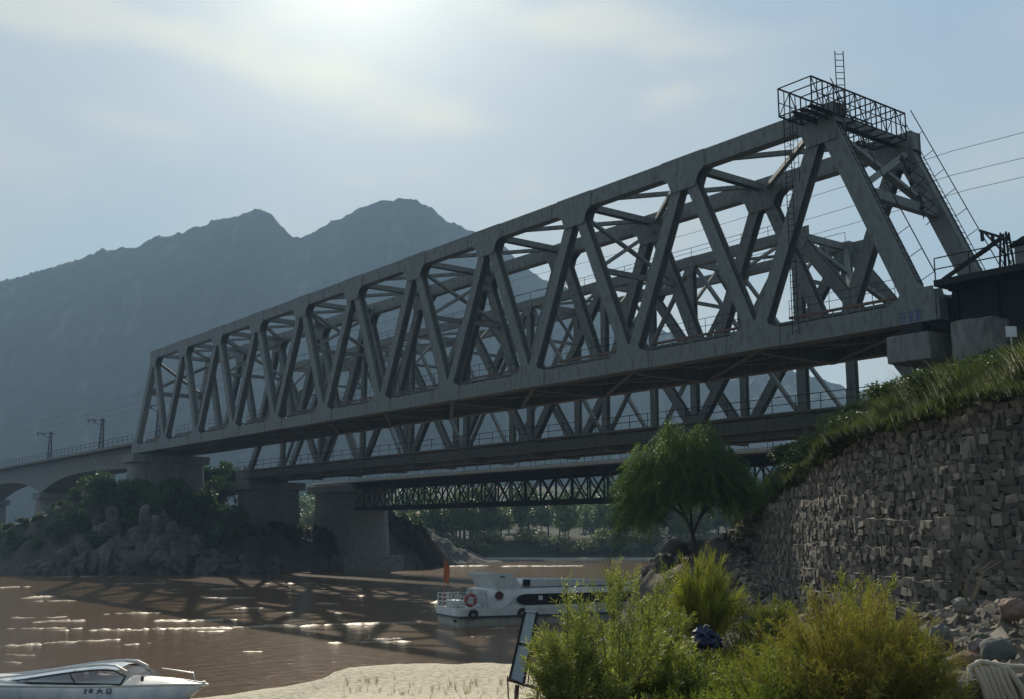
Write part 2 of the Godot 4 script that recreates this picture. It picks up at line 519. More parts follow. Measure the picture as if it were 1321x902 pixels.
func far_shore(x: float) -> float:
	return piece(x, [-140.0, -70.0, -52.0, -38.0, -30.0, -22.0, -14.0, -8.0, 2.0], [131.0, 131.0, 128.0, 129.0, 135.0, 141.0, 152.0, 168.0, 192.0])
func island(x: float, z: float) -> float:
	# far bank on the left: rock bench carrying the piers; distances from the waterline
	var p := Vector2(x, z)
	var shore := far_shore(x)
	var inn := -z - shore
	var crest := piece(x, [-140.0, -72.0, -62.0, -56.0, -46.0, -40.0, -36.0, -33.0, -24.0, -20.5, -18.0, -13.0, -9.0, -4.0], [4.4, 4.4, 4.6, 7.0, 8.0, 7.6, 6.0, 4.6, 3.8, 4.2, 5.5, 4.6, 1.6, 0.2])
	var steep := 5.0 + 4.0 * fine_noise.get_noise_2d(x * 1.5, 8.0)
	var h := crest * smoothstep(-0.5, maxf(steep, 2.0), inn)
	var rough := fine_noise.get_noise_2d(x * 3.0, z * 3.0) * 1.8 + (0.35 - absf(fine_noise.get_noise_2d(x * 7.0 + z * 2.0, z * 5.0))) * 2.2 + fine_noise.get_noise_2d(x * 16.0, z * 16.0) * 0.7
	var out := h + rough * smoothstep(0.0, 2.0, h) * 0.7 - (0.9 if inn < 0.0 else 0.0)
	return out - 14.0 * smoothstep(26.0, 40.0, inn) * smoothstep(-60.0, -45.0, x)

func make_far_banks() -> void:
	var b := MB.new()
	var rows := []; var cols := []
	var z := -124.0
	while z > -215.0:
		var r := PackedVector3Array(); var cr := PackedColorArray()
		var x := -140.0
		while x < 6.0:
			var h := island(x, z)
			r.append(Vector3(x + 0.7 * fine_noise.get_noise_2d(z * 5.0, h * 9.0), h, z))
			var k := 0.5 + 0.5 * fine_noise.get_noise_2d(x * 7.0, z * 7.0 + h * 10.0)
			var g := smoothstep(0.42, 0.62, 0.5 + 0.5 * fine_noise.get_noise_2d(x * 2.2 + 60.0, z * 2.2)) * smoothstep(1.5, 3.5, h)
			if x < -58.0: g = maxf(g, smoothstep(1.2, 2.2, h) * (0.55 + 0.45 * k))
			cr.append(Color(.05, .047, .043).lerp(Color(.15, .14, .125), k).lerp(Color(.03, .042, .018), g))
			x += 0.5
		rows.append(r); cols.append(cr)
		z -= 0.5
	b.grid(rows, cols)
	ground_piece("rocky_bank", b, M.bank)
	# low far bank upstream, with a pale shingle edge
	b = MB.new()
	rows = []; cols = []
	for i in 90:
		var r := PackedVector3Array(); var cr := PackedColorArray()
		var dz := pow(i / 89.0, 1.7) * 330.0
		for j in 150:
			var x := -60.0 + j * 2.0
			var shore := 194.0 + 0.05 * (x - 10.0) + 1.5 * fine_noise.get_noise_2d(x * 1.1, 5.0) + maxf(0.0, -6.0 - x) * 0.4
			var h := -0.5 + 0.95 * smoothstep(0.0, 2.4, dz) + 3.2 * smoothstep(5.0, 11.0, dz) + 22.0 * smoothstep(50.0, 330.0, dz) + fine_noise.get_noise_2d(x, dz) * 1.4 * smoothstep(4.0, 20.0, dz)
			r.append(Vector3(x, h, -shore - dz))
			var k := 0.5 + 0.5 * fine_noise.get_noise_2d(x * 3.0, dz * 3.0)
			var shingle := Color(.34, .31, .26).lerp(Color(.46, .43, .37), k)
			cr.append(shingle.lerp(Color(.022, .034, .014).lerp(Color(.05, .06, .026), k), smoothstep(2.6, 4.4, dz + 1.5 * (k - 0.5))))
		rows.append(r); cols.append(cr)
	b.grid(rows, cols)
	ground_piece("far_bank", b, M.bank)

const RIDGE_X := [-700.0, -300.0, 0.0, 60.0, 120.0, 165.0, 190.0, 240.0, 290.0, 318.0, 340.0, 368.0, 400.0, 440.0, 470.0, 490.0, 530.0, 550.0, 575.0, 600.0, 640.0, 690.0, 760.0, 850.0, 950.0, 1100.0, 1321.0, 1800.0, 2400.0]
const RIDGE_Y := [470.0, 420.0, 364.0, 345.0, 327.0, 322.0, 310.0, 297.0, 280.0, 273.0, 281.0, 308.0, 302.0, 284.0, 264.0, 260.0, 261.0, 270.0, 289.0, 297.0, 316.0, 355.0, 388.0, 424.0, 462.0, 505.0, 548.0, 590.0, 640.0]
func make_mountains() -> void:
	var b := MB.new()
	var rows := []; var cols := []
	var NR := 120; var NC := 640
	for i in NR:
		var r := PackedVector3Array(); var cr := PackedColorArray()
		var u := i / float(NR - 1)
		for j in NC:
			var px := -420.0 + 2180.0 * j / (NC - 1)
			var az := atan((px - 660.5) / FOCAL)
			var far := 1150.0 - 120.0 * smoothstep(200.0, 900.0, px)
			var top := at(px, piece(px, RIDGE_X, RIDGE_Y), far * cos(az)).y
			var dist := lerpf(700.0, far * 1.12, u)
			var v := (dist - 700.0) / (far - 700.0)
			var dir := Vector3(sin(az), 0, -cos(az))
			var p := dir * dist
			var prof := 0.0
			if v <= 1.0:
				prof = 0.86 * v + 0.14 * v * v
			else:
				prof = 1.0 - (v - 1.0) * 1.6
			var rid := hills_noise.get_noise_2d(az * 2600.0, dist * 0.8)
			var keep := 1.0 - smoothstep(0.72, 1.0, v) * (1.0 - smoothstep(1.0, 1.15, v))
			var h := top * prof + rid * 16.0 * smoothstep(0.02, 0.3, v) * keep + fine_noise.get_noise_2d(p.x * 0.25, p.z * 0.25) * (6.0 + 2.0 * keep) + fine_noise.get_noise_2d(p.x * 1.3, p.z * 1.3) * 2.4 + fine_noise.get_noise_2d(p.x * 4.5, p.z * 4.5) * 2.0
			p.y = h + 4.0 - 10.0 * (1.0 - smoothstep(0.0, 0.06, v))
			r.append(p)
			var k := 0.5 + 0.5 * fine_noise.get_noise_2d(p.x * 0.8, p.z * 0.8 + h)
			var bare := smoothstep(0.55, 0.75, 0.5 + 0.5 * fine_noise.get_noise_2d(az * 620.0 + 30.0, dist * 0.10)) 
			cr.append(Color(.018, .027, .015).lerp(Color(.042, .052, .028), k).lerp(Color(.13, .12, .10), bare * clampf(0.2 + 1.6 * fine_noise.get_noise_2d(p.x * 1.2, p.z * 1.2 + h * 2.0), 0.0, 0.8)))
		rows.append(r); cols.append(cr)
	b.grid(rows, cols)
	ground_piece("mountain", b, M.mountain)

# ---------------------------------------------------------------- bridges
func ladder(b: MB, a: Vector3, c: Vector3, side: Vector3, w: float, step: float, r: float) -> void:
	b.tube([a - side * w * 0.5, c - side * w * 0.5], r, r, 5)
	b.tube([a + side * w * 0.5, c + side * w * 0.5], r, r, 5)
	var n := int((c - a).length() / step)
	for i in n:
		var p := a.lerp(c, (i + 0.5) / n)
		b.tube([p - side * w * 0.5, p + side * w * 0.5], r * 0.8, r * 0.8, 4)
func railing(parent: Node, a: Vector3, c: Vector3, h: float, gap: float, r: float, m: Material, rails := 2) -> void:
	var b := MB.new()
	for k in rails:
		var y := Vector3.UP * h * (k + 1.0) / rails
		b.tube([a + y, c + y], r, r, 5)
	var n := maxi(1, int(round((c - a).length() / gap)))
	for i in n + 1:
		var p := a.lerp(c, float(i) / n)
		b.tube([p, p + Vector3.UP * h], r, r, 5)
	part(parent, "railing", b, m)
func lattice(b: MB, a: Vector3, c: Vector3, side: Vector3, up: Vector3, n: int, r: float) -> void:   # a braced cage from a to c
	var cor := [Vector3.ZERO, side, side + up, up]
	for k: Vector3 in cor:
		b.tube([a + k, c + k], r * 1.3, r * 1.3, 5)
	for i in n + 1:
		var p := a.lerp(c, float(i) / n)
		for k in 4:
			b.tube([p + cor[k], p + cor[(k + 1) % 4]], r, r, 4)
		if i < n:
			var q := a.lerp(c, (i + 1.0) / n)
			var m := (p + q) * 0.5
			for k in 4:
				if k == 2: continue
				if i % 2 == 0:
					b.tube([p + cor[k], q + cor[(k + 1) % 4]], r * 0.8, r * 0.8, 4)
				else:
					b.tube([p + cor[(k + 1) % 4], q + cor[k]], r * 0.8, r * 0.8, 4)
			for k: Vector3 in [Vector3.ZERO, side]:
				b.tube([p + k + up * 0.5, q + k + up * 0.5], r * 0.8, r * 0.8, 4)
				b.tube([m + k, m + k + up], r * 0.7, r * 0.7, 4)

func make_main_bridge() -> void:
	var L := 10.0; var H := 11.44; var W := 7.09
	var o := thing("truss_bridge", "grey steel truss railway bridge of plain zigzag diagonals with scaffold cage on top", "bridge", NEAR_END)
	var lows := []; var tops := []
	for s in 2:
		var off := ACROSS * W * s
		var out := ACROSS * (-1.0 if s == 0 else 1.0)
		var lo := []; var hi := []
		for i in 12: lo.append(ALONG * L * i + off)
		for i in 11: hi.append(ALONG * L * (i + 0.5) + off + Vector3.UP * H)
		lows.append(lo); tops.append(hi)
		var b := MB.new()
		b.beam(lo[0] - ALONG * 1.1, lo[11] + ALONG * 1.0, 0.72, 1.02)
		var chord := part(o, "bottom_chord", b, M.steel)
		b = MB.new()
		b.beam(hi[0] - ALONG * 0.9, hi[10] + ALONG * 0.8, 0.72, 1.02)
		var tchord := part(o, "top_chord", b, M.steel)
		for i in 11:
			for e in 2:
				var q: Vector3 = hi[i]; var p: Vector3 = lo[i + e]
				var d := (q - p).normalized()
				var ends := (i == 0 and e == 0) or (i == 10 and e == 1)
				b = MB.new()
				b.hbeam(p + d * 0.25, q - d * 0.25, 1.0 if ends else (0.80 if i % 2 == 0 else 0.76), 0.68 if ends else 0.62, 0.05, ACROSS)
				if ends:   # closed box post
					b.box((p + q) * 0.5, (q - p) * 0.49, d.cross(ACROSS).normalized() * 0.46, ACROSS * 0.27)
				part(o, "end_post" if ends else "diagonal", b, M.steel)
		# gusset plates, two to a joint, and the splice plates beside them
		for i in 12:
			var p: Vector3 = lo[i]
			for f: float in [1.0, -1.0]:
				var w := p + out * (0.372 if f > 0 else -0.40)
				var a1 := -1.75 if i > 0 else -0.95
				var a2 := 1.75 if i < 11 else 0.9
				b = MB.new()
				b.prism([w + ALONG * a1 - Vector3.UP * 0.5, w + ALONG * a2 - Vector3.UP * 0.5, w + ALONG * a2 + Vector3.UP * 0.52, w + ALONG * minf(a2, 1.05) + Vector3.UP * 0.75, w + ALONG * 0.85 + Vector3.UP * 1.15, w - ALONG * 0.85 + Vector3.UP * 1.15, w + ALONG * maxf(a1, -1.05) + Vector3.UP * 0.75, w + ALONG * a1 + Vector3.UP * 0.52], out * 0.03)
				part(o, "gusset_plate", b, M.steel)
			if i < 11:
				b = MB.new()
				b.box(p + ALONG * 2.35 + out * 0.375, ALONG * 0.32, Vector3.UP * 0.44, out * 0.016)
				part(chord, "splice_plate", b, M.steel)
		for i in 11:
			var p: Vector3 = hi[i]
			for f: float in [1.0, -1.0]:
				var w := p + out * (0.372 if f > 0 else -0.40)
				var a1 := -1.75 if i > 0 else -0.95
				var a2 := 1.75 if i < 10 else 0.85
				b = MB.new()
				b.prism([w + ALONG * a1 + Vector3.UP * 0.53, w + ALONG * a2 + Vector3.UP * 0.53, w + ALONG * a2 - Vector3.UP * 0.5, w + ALONG * minf(a2, 1.25) - Vector3.UP * 0.85, w + ALONG * 0.95 - Vector3.UP * 1.55, w - ALONG * 0.95 - Vector3.UP * 1.55, w + ALONG * maxf(a1, -1.25) - Vector3.UP * 0.85, w + ALONG * a1 - Vector3.UP * 0.5], out * 0.03)
				part(o, "gusset_plate", b, M.steel)
			if i < 10:
				for dd: float in [2.5, 5.6]:
					b = MB.new()
					b.box(p + ALONG * dd + out * 0.375, ALONG * 0.13, Vector3.UP * 0.46, out * 0.014)
					part(tchord, "splice_plate", b, M.steel)
	# struts and wind bracing between the top chords
	for i in 11:
		var b := MB.new()
		b.hbeam(tops[0][i] + ACROSS * 0.4, tops[1][i] - ACROSS * 0.4, 0.42, 0.5, 0.05, ALONG)
		part(o, "top_strut", b, M.steel)
		if i < 10:
			for k in 2:
				b = MB.new()
				var dy := Vector3.UP * (-0.12 if k == 0 else 0.22)
				b.beam(tops[k][i] + dy + ACROSS * (0.4 if k == 0 else -0.4) + ALONG * 0.7, tops[1 - k][i + 1] + dy + ACROSS * (-0.4 if k == 0 else 0.4) - ALONG * 0.7, 0.3, 0.26)
				part(o, "wind_brace", b, M.steel)
	# sway frames in the plane of every second pair of diagonals, portals at both ends
	for i in [0, 2, 4, 6, 8, 10]:
		var near_side := 0 if i < 10 else 1
		var f0: Vector3 = tops[0][i]; var f1: Vector3 = tops[1][i]
		var g0: Vector3 = lows[0][i + near_side]; var g1: Vector3 = lows[1][i + near_side]
		var k := 0.43 if i > 0 and i < 10 else 0.40
		var s := 0.5 if i == 0 or i == 10 else 0.34
		var inn := ACROSS * 0.36
		var b := MB.new()
		b.beam(f0.lerp(g0, k) + inn, f1.lerp(g1, k) - inn, s * 0.9, s)
		part(o, "portal_strut" if i in [0, 10] else "sway_strut", b, M.steel)
		var out := (f0 - g0).cross(ACROSS).normalized()
		for e in 2:
			b = MB.new()
			var p := f0.lerp(g0, 0.07) + inn if e == 0 else f1.lerp(g1, 0.07) - inn
			var q := f1.lerp(g1, k - 0.03) - inn if e == 0 else f0.lerp(g0, k - 0.03) + inn
			b.beam(p + out * (0.1 if e == 0 else -0.1), q + out * (0.1 if e == 0 else -0.1), s * 0.7, s * 0.7, out)
			part(o, "sway_brace", b, M.steel)
	# floor: cross beams, stringers, deck, track and the raised side walks
	for i in 12:
		var b := MB.new()
		b.hbeam(lows[0][i] + ACROSS * 0.42 - Vector3.UP * 0.1, lows[1][i] - ACROSS * 0.42 - Vector3.UP * 0.1, 0.4, 1.15, 0.06, Vector3.UP)
		part(o, "floor_beam", b, M.steel)
		if i < 11:
			for k in 2:
				b = MB.new()
				var dy := Vector3.UP * (-0.46 if k == 0 else -0.38)
				b.beam(lows[k][i] + dy + ACROSS * (0.5 if k == 0 else -0.5) + ALONG * 0.5, lows[1 - k][i + 1] + dy + ACROSS * (-0.5 if k == 0 else 0.5) - ALONG * 0.5, 0.28, 0.06)
				part(o, "bottom_brace", b, M.steel)
	for e: float in [2.5, 4.6]:
		var b := MB.new()
		b.beam(ACROSS * e + Vector3.UP * 0.35 - ALONG * 0.6, ACROSS * e + Vector3.UP * 0.35 + ALONG * 110.0, 0.35, 0.9)
		part(o, "stringer", b, M.steel)
	var b := MB.new()
	b.beam(ACROSS * 3.55 + Vector3.UP * 0.88 - ALONG * 0.6, ACROSS * 3.55 + Vector3.UP * 0.88 + ALONG * 110.5, 5.9, 0.14)
	part(o, "deck", b, M.steel)
	for e: float in [2.83, 4.27]:
		b = MB.new()
		b.beam(ACROSS * e + Vector3.UP * 1.2 - ALONG * 0.6, ACROSS * e + Vector3.UP * 1.2 + ALONG * 110.5, 0.07, 0.17)
		part(o, "rail", b, M.rust)
	b = MB.new()
	for k in 184:
		b.box(ACROSS * 3.55 + Vector3.UP * 1.03 + ALONG * (k * 0.6), ALONG * 0.11, ACROSS * 1.25, Vector3.UP * 0.08)
	part(o, "sleepers", b, M.black_iron).set_meta("kind", "stuff")
	for s in 2:
		var c := ACROSS * (0.52 if s == 0 else W - 0.52)
		for i in 11:
			var p := c + ALONG * (L * i + 1.75); var q := c + ALONG * (L * (i + 1) - 1.75)
			b = MB.new()
			b.beam(p + Vector3.UP * 1.08, q + Vector3.UP * 1.08, 0.16, 0.13)
			var edge := part(o, "walkway_edge", b, M.rust)
			for k in 8:
				b = MB.new()
				var w := p.lerp(q, (k + 0.5) / 8.0) - ACROSS * (0.06 if s == 0 else -0.06)
				b.beam(w + Vector3.UP * 0.5, w + Vector3.UP * 1.0, 0.06, 0.06, ALONG)
				part(edge, "stanchion", b, M.steel)
			railing(edge, p + Vector3.UP * 1.14, q + Vector3.UP * 1.14, 0.9, 1.3, 0.018, M.black_iron)
	# scaffold cage over the near portal, ladder mast, hanging and sloping ladders
	var t0: Vector3 = tops[0][0]
	b = MB.new()
	var base := t0 - Vector3.UP * 0.22
	lattice(b, base - ACROSS * 2.4 - ALONG * 1.0, base + ACROSS * 6.0 - ALONG * 1.0, ALONG * 2.1, Vector3.UP * 1.55, 9, 0.04)
	var cage := part(o, "scaffold_cage", b, M.black_iron)
	b = MB.new()
	for k in 3:
		b.beam(base - ACROSS * 2.3 + ALONG * (k * 0.5 - 0.75) + Vector3.UP * 0.04, base - ACROSS * 0.5 + ALONG * (k * 0.5 - 0.75) + Vector3.UP * 0.04, 0.28, 0.04)
	part(cage, "floor_board", b, M.black_iron)
	b = MB.new()
	for k: float in [0.0, 2.0]:
		b.beam(base - ACROSS * 2.3 - Vector3.UP * (0.1 + k * 0.02) + ALONG * (k * 0.35 - 0.5), base + ACROSS * 1.0 - Vector3.UP * (0.1 + k * 0.02) + ALONG * (k * 0.35 - 0.5), 0.12, 0.16)
	part(cage, "bracket", b, M.black_iron)
	b = MB.new()
	ladder(b, base - ALONG * 1.1 + Vector3.UP * 0.1, base - ALONG * 1.1 + Vector3.UP * 3.55, (ACROSS * 0.8 - ALONG * 0.6).normalized(), 0.44, 0.34, 0.03)
	part(o, "ladder_mast", b, M.black_iron)
	b = MB.new()
	var hang := t0 - ACROSS * 0.75 + ALONG * 1.9
	ladder(b, hang + Vector3.UP * 0.6, hang - Vector3.UP * 11.6, ALONG, 0.4, 0.33, 0.024)
	ladder(b, hang + Vector3.UP * 0.6 - ALONG * 0.9 - ACROSS * 0.5, hang - Vector3.UP * 3.6 - ALONG * 0.9 - ACROSS * 0.5, ALONG, 0.3, 0.4, 0.02)
	for k in 9:
		var y := hang + Vector3.UP * (0.2 - k * 1.3)
		b.tube([y, y + ACROSS * 0.5], 0.02, 0.02, 4)
	part(o, "hanging_ladder", b, M.black_iron)
	for s in 2:
		b = MB.new()
		var q: Vector3 = tops[s][0]; var p: Vector3 = lows[s][0]
		var nrm := (q - p).cross(ACROSS).normalized()
		if nrm.y < 0: nrm = -nrm
		var side := ACROSS * (0.25 if s == 1 else -0.1)
		ladder(b, q + nrm * 0.62 + side + (q - p).normalized() * 1.2, p.lerp(q, 0.1) + nrm * 0.62 + side, ACROSS, 0.4, 0.4, 0.024)
		b.tube([q + nrm * 1.3 + side + (q - p).normalized() * 1.6, p.lerp(q, 0.1) + nrm * 1.5 + side], 0.03, 0.03, 5)
		for k in 9:
			var w := q.lerp(p, k / 9.0)
			b.tube([w + nrm * 0.62 + side, w + nrm * (1.32 + 0.02 * k) + side], 0.022, 0.022, 4)
		part(o, "sloping_ladder", b, M.black_iron)
	b = MB.new()   # overhead line fittings slung under the portal
	var mid := t0.lerp(tops[1][0], 0.62) - ALONG * 1.6
	for k in 5:
		var p := mid - Vector3.UP * (1.6 + k * 0.75) + ACROSS * (0.25 * (k % 2)) - ALONG * 0.25 * k
		b.tube([p, p - Vector3.UP * 0.8 + ACROSS * (0.5 - 0.3 * (k % 3))], 0.035, 0.035, 5)
		b.tube([p, p + ACROSS * 1.5 - Vector3.UP * 0.35], 0.025, 0.025, 5)
		b.tube([p - Vector3.UP * 0.25, p - Vector3.UP * 0.25 + ACROSS * 0.12], 0.11, 0.11, 8)
		b.tube([p + ACROSS * 1.5 - Vector3.UP * 0.35, p + ACROSS * 0.4 - Vector3.UP * 1.1], 0.025, 0.025, 5)
	part(o, "catenary_bracket", b, M.black_iron)
	# painted blue marks near the bearing
	b = MB.new()
	var face := -ACROSS * 0.405 + ALONG * 0.55 - Vector3.UP * 0.12
	for k in 3:
		var w := face - ALONG * (0.28 + k * 0.42) + ALONG * 0.55
		b.box(w + Vector3.UP * 0.16, ALONG * 0.15, Vector3.UP * 0.028, ACROSS * 0.003)
		b.box(w - Vector3.UP * 0.06, ALONG * 0.13, Vector3.UP * 0.026, ACROSS * 0.003)
		b.box(w - Vector3.UP * 0.27, ALONG * 0.15, Vector3.UP * 0.028, ACROSS * 0.003)
		b.box(w + ALONG * (0.08 if k != 1 else 0.0), ALONG * 0.024, Vector3.UP * 0.27, ACROSS * 0.004)
		b.box(w - ALONG * (0.10 if k != 2 else 0.02) - Vector3.UP * 0.03, ALONG * 0.02, Vector3.UP * 0.22, ACROSS * 0.0045)
	part(o, "blue_lettering", b, plain("blue_paint", lin(.02, .05, .2), 0.6))

func make_second_bridge() -> void:
	var P := 9.9; var H := 13.0; var W := 5.6
	var start := at(738, 573, 93) - ALONG * 34.0
	var o := thing("truss_bridge", "dark truss railway bridge with upright posts behind the grey zigzag bridge", "bridge", start)
	var lows := []; var tops := []
	for s in 2:
		var off := ACROSS * W * s
		var out := ACROSS * (-1.0 if s == 0 else 1.0)
		var lo := []; var hi := []
		for i in 11:
			lo.append(ALONG * P * i + off)
			hi.append(ALONG * P * i + off + Vector3.UP * H)
		lows.append(lo); tops.append(hi)
		var b := MB.new()
		b.beam(lo[0] - ALONG * 0.8, lo[10] + ALONG * 0.8, 0.6, 0.78)
		part(o, "bottom_chord", b, M.steel)
		b = MB.new()
		b.beam(hi[1] - ALONG * 0.5, hi[9] + ALONG * 0.5, 0.6, 0.74)
		part(o, "top_chord", b, M.steel)
		for i in 11:
			if i > 0 and i < 10:
				b = MB.new()
				b.hbeam(lo[i], hi[i], 0.7 if i == 1 or i == 9 else 0.54, 0.5, 0.05, ACROSS)
				part(o, "upright_post", b, M.steel)
			if i < 10:
				var up_first := i % 2 == 0
				if i > 0 and i < 9:
					b = MB.new()
					b.beam(hi[i] if up_first else lo[i], lo[i + 1] if up_first else hi[i + 1], 0.22, 0.34, ACROSS)
					part(o, "counter_brace", b, M.steel)
				var p: Vector3 = lo[i] if up_first else hi[i]
				var q: Vector3 = hi[i + 1] if up_first else lo[i + 1]
				b = MB.new()
				b.hbeam(p, q, 0.8 if i in [0, 9] else 0.68, 0.56, 0.05, ACROSS)
				part(o, "end_post" if i in [0, 9] else "diagonal", b, M.steel)
			for pt: Vector3 in [lo[i], hi[i]] if i > 0 and i < 10 else [lo[i]]:
				b = MB.new()
				var sgn := 1.0 if pt.y < 1.0 else -1.0
				var w := pt + out * 0.31
				var hw := 1.3 if i % 2 == (0 if sgn > 0 else 1) else 0.6
				b.prism([w - ALONG * hw - Vector3.UP * 0.38 * sgn, w + ALONG * hw - Vector3.UP * 0.38 * sgn, w + ALONG * hw + Vector3.UP * 0.4 * sgn, w + ALONG * hw * 0.6 + Vector3.UP * 1.1 * sgn, w - ALONG * hw * 0.6 + Vector3.UP * 1.1 * sgn, w - ALONG * hw + Vector3.UP * 0.4 * sgn], out * 0.025)
				part(o, "gusset_plate", b, M.steel)
	for i in range(1, 10):
		var b := MB.new()
		b.beam(tops[0][i], tops[1][i], 0.34, 0.5)
		part(o, "top_strut", b, M.steel)
		if i < 9:
			for k in 2:
				b = MB.new()
				var dy := Vector3.UP * (0.1 if k == 0 else -0.16)
				b.beam(tops[k][i] + dy, tops[1 - k][i + 1] + dy, 0.22, 0.2)
				part(o, "wind_brace", b, M.steel)
		# knee frames under each strut
		for k in 2:
			b = MB.new()
			var inn := ACROSS * (0.3 if k == 0 else -0.3)
			b.beam(tops[k][i] + inn - Vector3.UP * 3.0, tops[k][i].lerp(tops[1 - k][i], 0.5) - Vector3.UP * 0.3, 0.2, 0.22, ALONG)
			part(o, "knee_brace", b, M.steel)
		b = MB.new()
		b.beam(tops[0][i] - Vector3.UP * 3.1, tops[1][i] - Vector3.UP * 3.1, 0.2, 0.26)
		part(o, "sway_strut", b, M.steel)
	for e in [[0, 1], [10, 9]]:
		for k in 2:
			var b := MB.new()
			var f: Vector3 = tops[k][e[1]]; var g: Vector3 = lows[1 - k][e[0]]
			var f2: Vector3 = tops[1 - k][e[1]]
			b.beam(f, f2.lerp(g, 0.42), 0.3, 0.3 + 0.02 * k, ALONG)
			part(o, "portal_brace", b, M.steel)
	for i in 11:
		var b := MB.new()
		b.beam(lows[0][i] - Vector3.UP * 0.25, lows[1][i] - Vector3.UP * 0.25, 0.4, 1.1)
		part(o, "floor_beam", b, M.steel)
	for e: float in [1.8, 3.8]:
		var b := MB.new()
		b.beam(ACROSS * e - Vector3.UP * 0.15 - ALONG * 0.6, ACROSS * e - Vector3.UP * 0.15 + ALONG * 99.5, 0.35, 1.2)
		part(o, "stringer", b, M.steel)
	var b := MB.new()
	b.beam(ACROSS * 2.8 + Vector3.UP * 0.55 - ALONG * 0.6, ACROSS * 2.8 + Vector3.UP * 0.55 + ALONG * 99.6, 4.9, 0.16)
	part(o, "deck", b, M.black_iron)
	for s in 2:
		var c := ACROSS * (-1.0 if s == 0 else W + 1.0)
		b = MB.new()
		b.beam(c * 1.0 + Vector3.UP * 0.52 - ALONG * 0.5, c + Vector3.UP * 0.52 + ALONG * 99.4, 1.1, 0.1)
		part(o, "footwalk", b, M.steel)
		railing(o, c * 1.4 + Vector3.UP * 0.57 - ALONG * 0.5, c * 1.4 + Vector3.UP * 0.57 + ALONG * 99.4, 1.05, 2.0, 0.03, M.black_iron)
		railing(o, tops[s][1] + Vector3.UP * 0.4, tops[s][9] + Vector3.UP * 0.4, 0.75, 2.5, 0.022, M.black_iron, 1)

func make_low_bridge() -> void:
	var start := at(760, 600, 107) - ALONG * 46.0
	var o := thing("deck_truss_bridge", "low slender deck truss bridge with pale edge beam beyond the taller trusses", "bridge", start)
	var n := 40; var P := 2.55; var H := 2.9; var W := 4.2
	var post := MB.new()
	post.box(Vector3.ZERO, ALONG * 0.07, ACROSS * 0.07, Vector3.UP * H * 0.5)
	var post_m := post.mesh()
	var dg := []
	for k in 2:
		var d := MB.new()
		d.beam(ALONG * -P * 0.5 + Vector3.UP * H * (-0.5 if k == 0 else 0.5), ALONG * P * 0.5 + Vector3.UP * H * (0.5 if k == 0 else -0.5), 0.12, 0.11)
		dg.append(d.mesh())
	for s in 2:
		var off := ACROSS * W * s
		for y: float in [-0.5, -0.5 - H]:
			var b := MB.new()
			b.beam(off + Vector3.UP * y, off + Vector3.UP * y + ALONG * n * P, 0.3, 0.42 if y < -1.0 else 0.7)
			part(o, "top_chord" if y > -1.0 else "bottom_chord", b, M.black_iron)
		for i in n + 1:
			put(o, "upright_post", post_m, M.black_iron).position = off + ALONG * P * i - Vector3.UP * (0.5 + H * 0.5)
			if i < n:
				for k in 2:
					put(o, "diagonal", dg[k], M.black_iron).position = off + ALONG * P * (i + 0.5) - Vector3.UP * (0.5 + H * 0.5) + ACROSS * (0.13 * (k * 2 - 1))
	var b := MB.new()
	b.beam(ACROSS * W * 0.5 - Vector3.UP * 0.1, ACROSS * W * 0.5 - Vector3.UP * 0.1 + ALONG * n * P, W + 1.2, 0.16)
	part(o, "deck", b, M.concrete)
	for s in 2:
		var c := ACROSS * (-0.68 if s == 0 else W + 0.68)
		b = MB.new()
		b.beam(c + Vector3.UP * 0.08, c + Vector3.UP * 0.08 + ALONG * n * P, 0.12, 0.26)
		part(o, "edge_beam", b, plain("pale_paint", lin(.62, .62, .6), 0.5))
		railing(o, c + Vector3.UP * 0.33, c + Vector3.UP * 0.33 + ALONG * n * P, 1.0, P, 0.03, M.black_iron)

# ---------------------------------------------------------------- piers and approaches
func pier(label: String, top: Vector3, hx: float, hz: float, height: float, m: Material, group := "bridge piers") -> Node3D:
	# a wall pier under a bridge end: cap, tapered round-nosed shaft, footing; hx along, hz across
	var o := thing("bridge_pier", label, "pier", top - Vector3.UP * height, group)
	var b := MB.new()
	b.cbox(Vector3.UP * (height - 0.5), ALONG * (hx + 0.25), ACROSS * (hz + 0.35), Vector3.UP * 0.5, 0.06)
	part(o, "pier_cap", b, m)
	b = MB.new()
	var rows := []
	for i in 2:
		var r := PackedVector3Array()
		var k := 1.0 + 0.12 * (1 - i)
		for j in 25:
			var w := TAU * j / 24.0
			var cx := cos(w); var sx := sin(w)
			r.append(ALONG * hx * k * signf(cx) * pow(absf(cx), 0.45) + ACROSS * hz * k * signf(sx) * pow(absf(sx), 0.45) + Vector3.UP * (1.2 if i == 0 else height - 1.0))
		rows.append(r)
	rows.reverse()
	b.grid(rows)
	part(o, "shaft", b, m)
	b = MB.new()
	b.cbox(Vector3.UP * 0.3, ALONG * (hx * 1.12 + 0.7), ACROSS * (hz * 1.12 + 0.7), Vector3.UP * 1.2, 0.08)
	part(o, "footing", b, m)
	return o

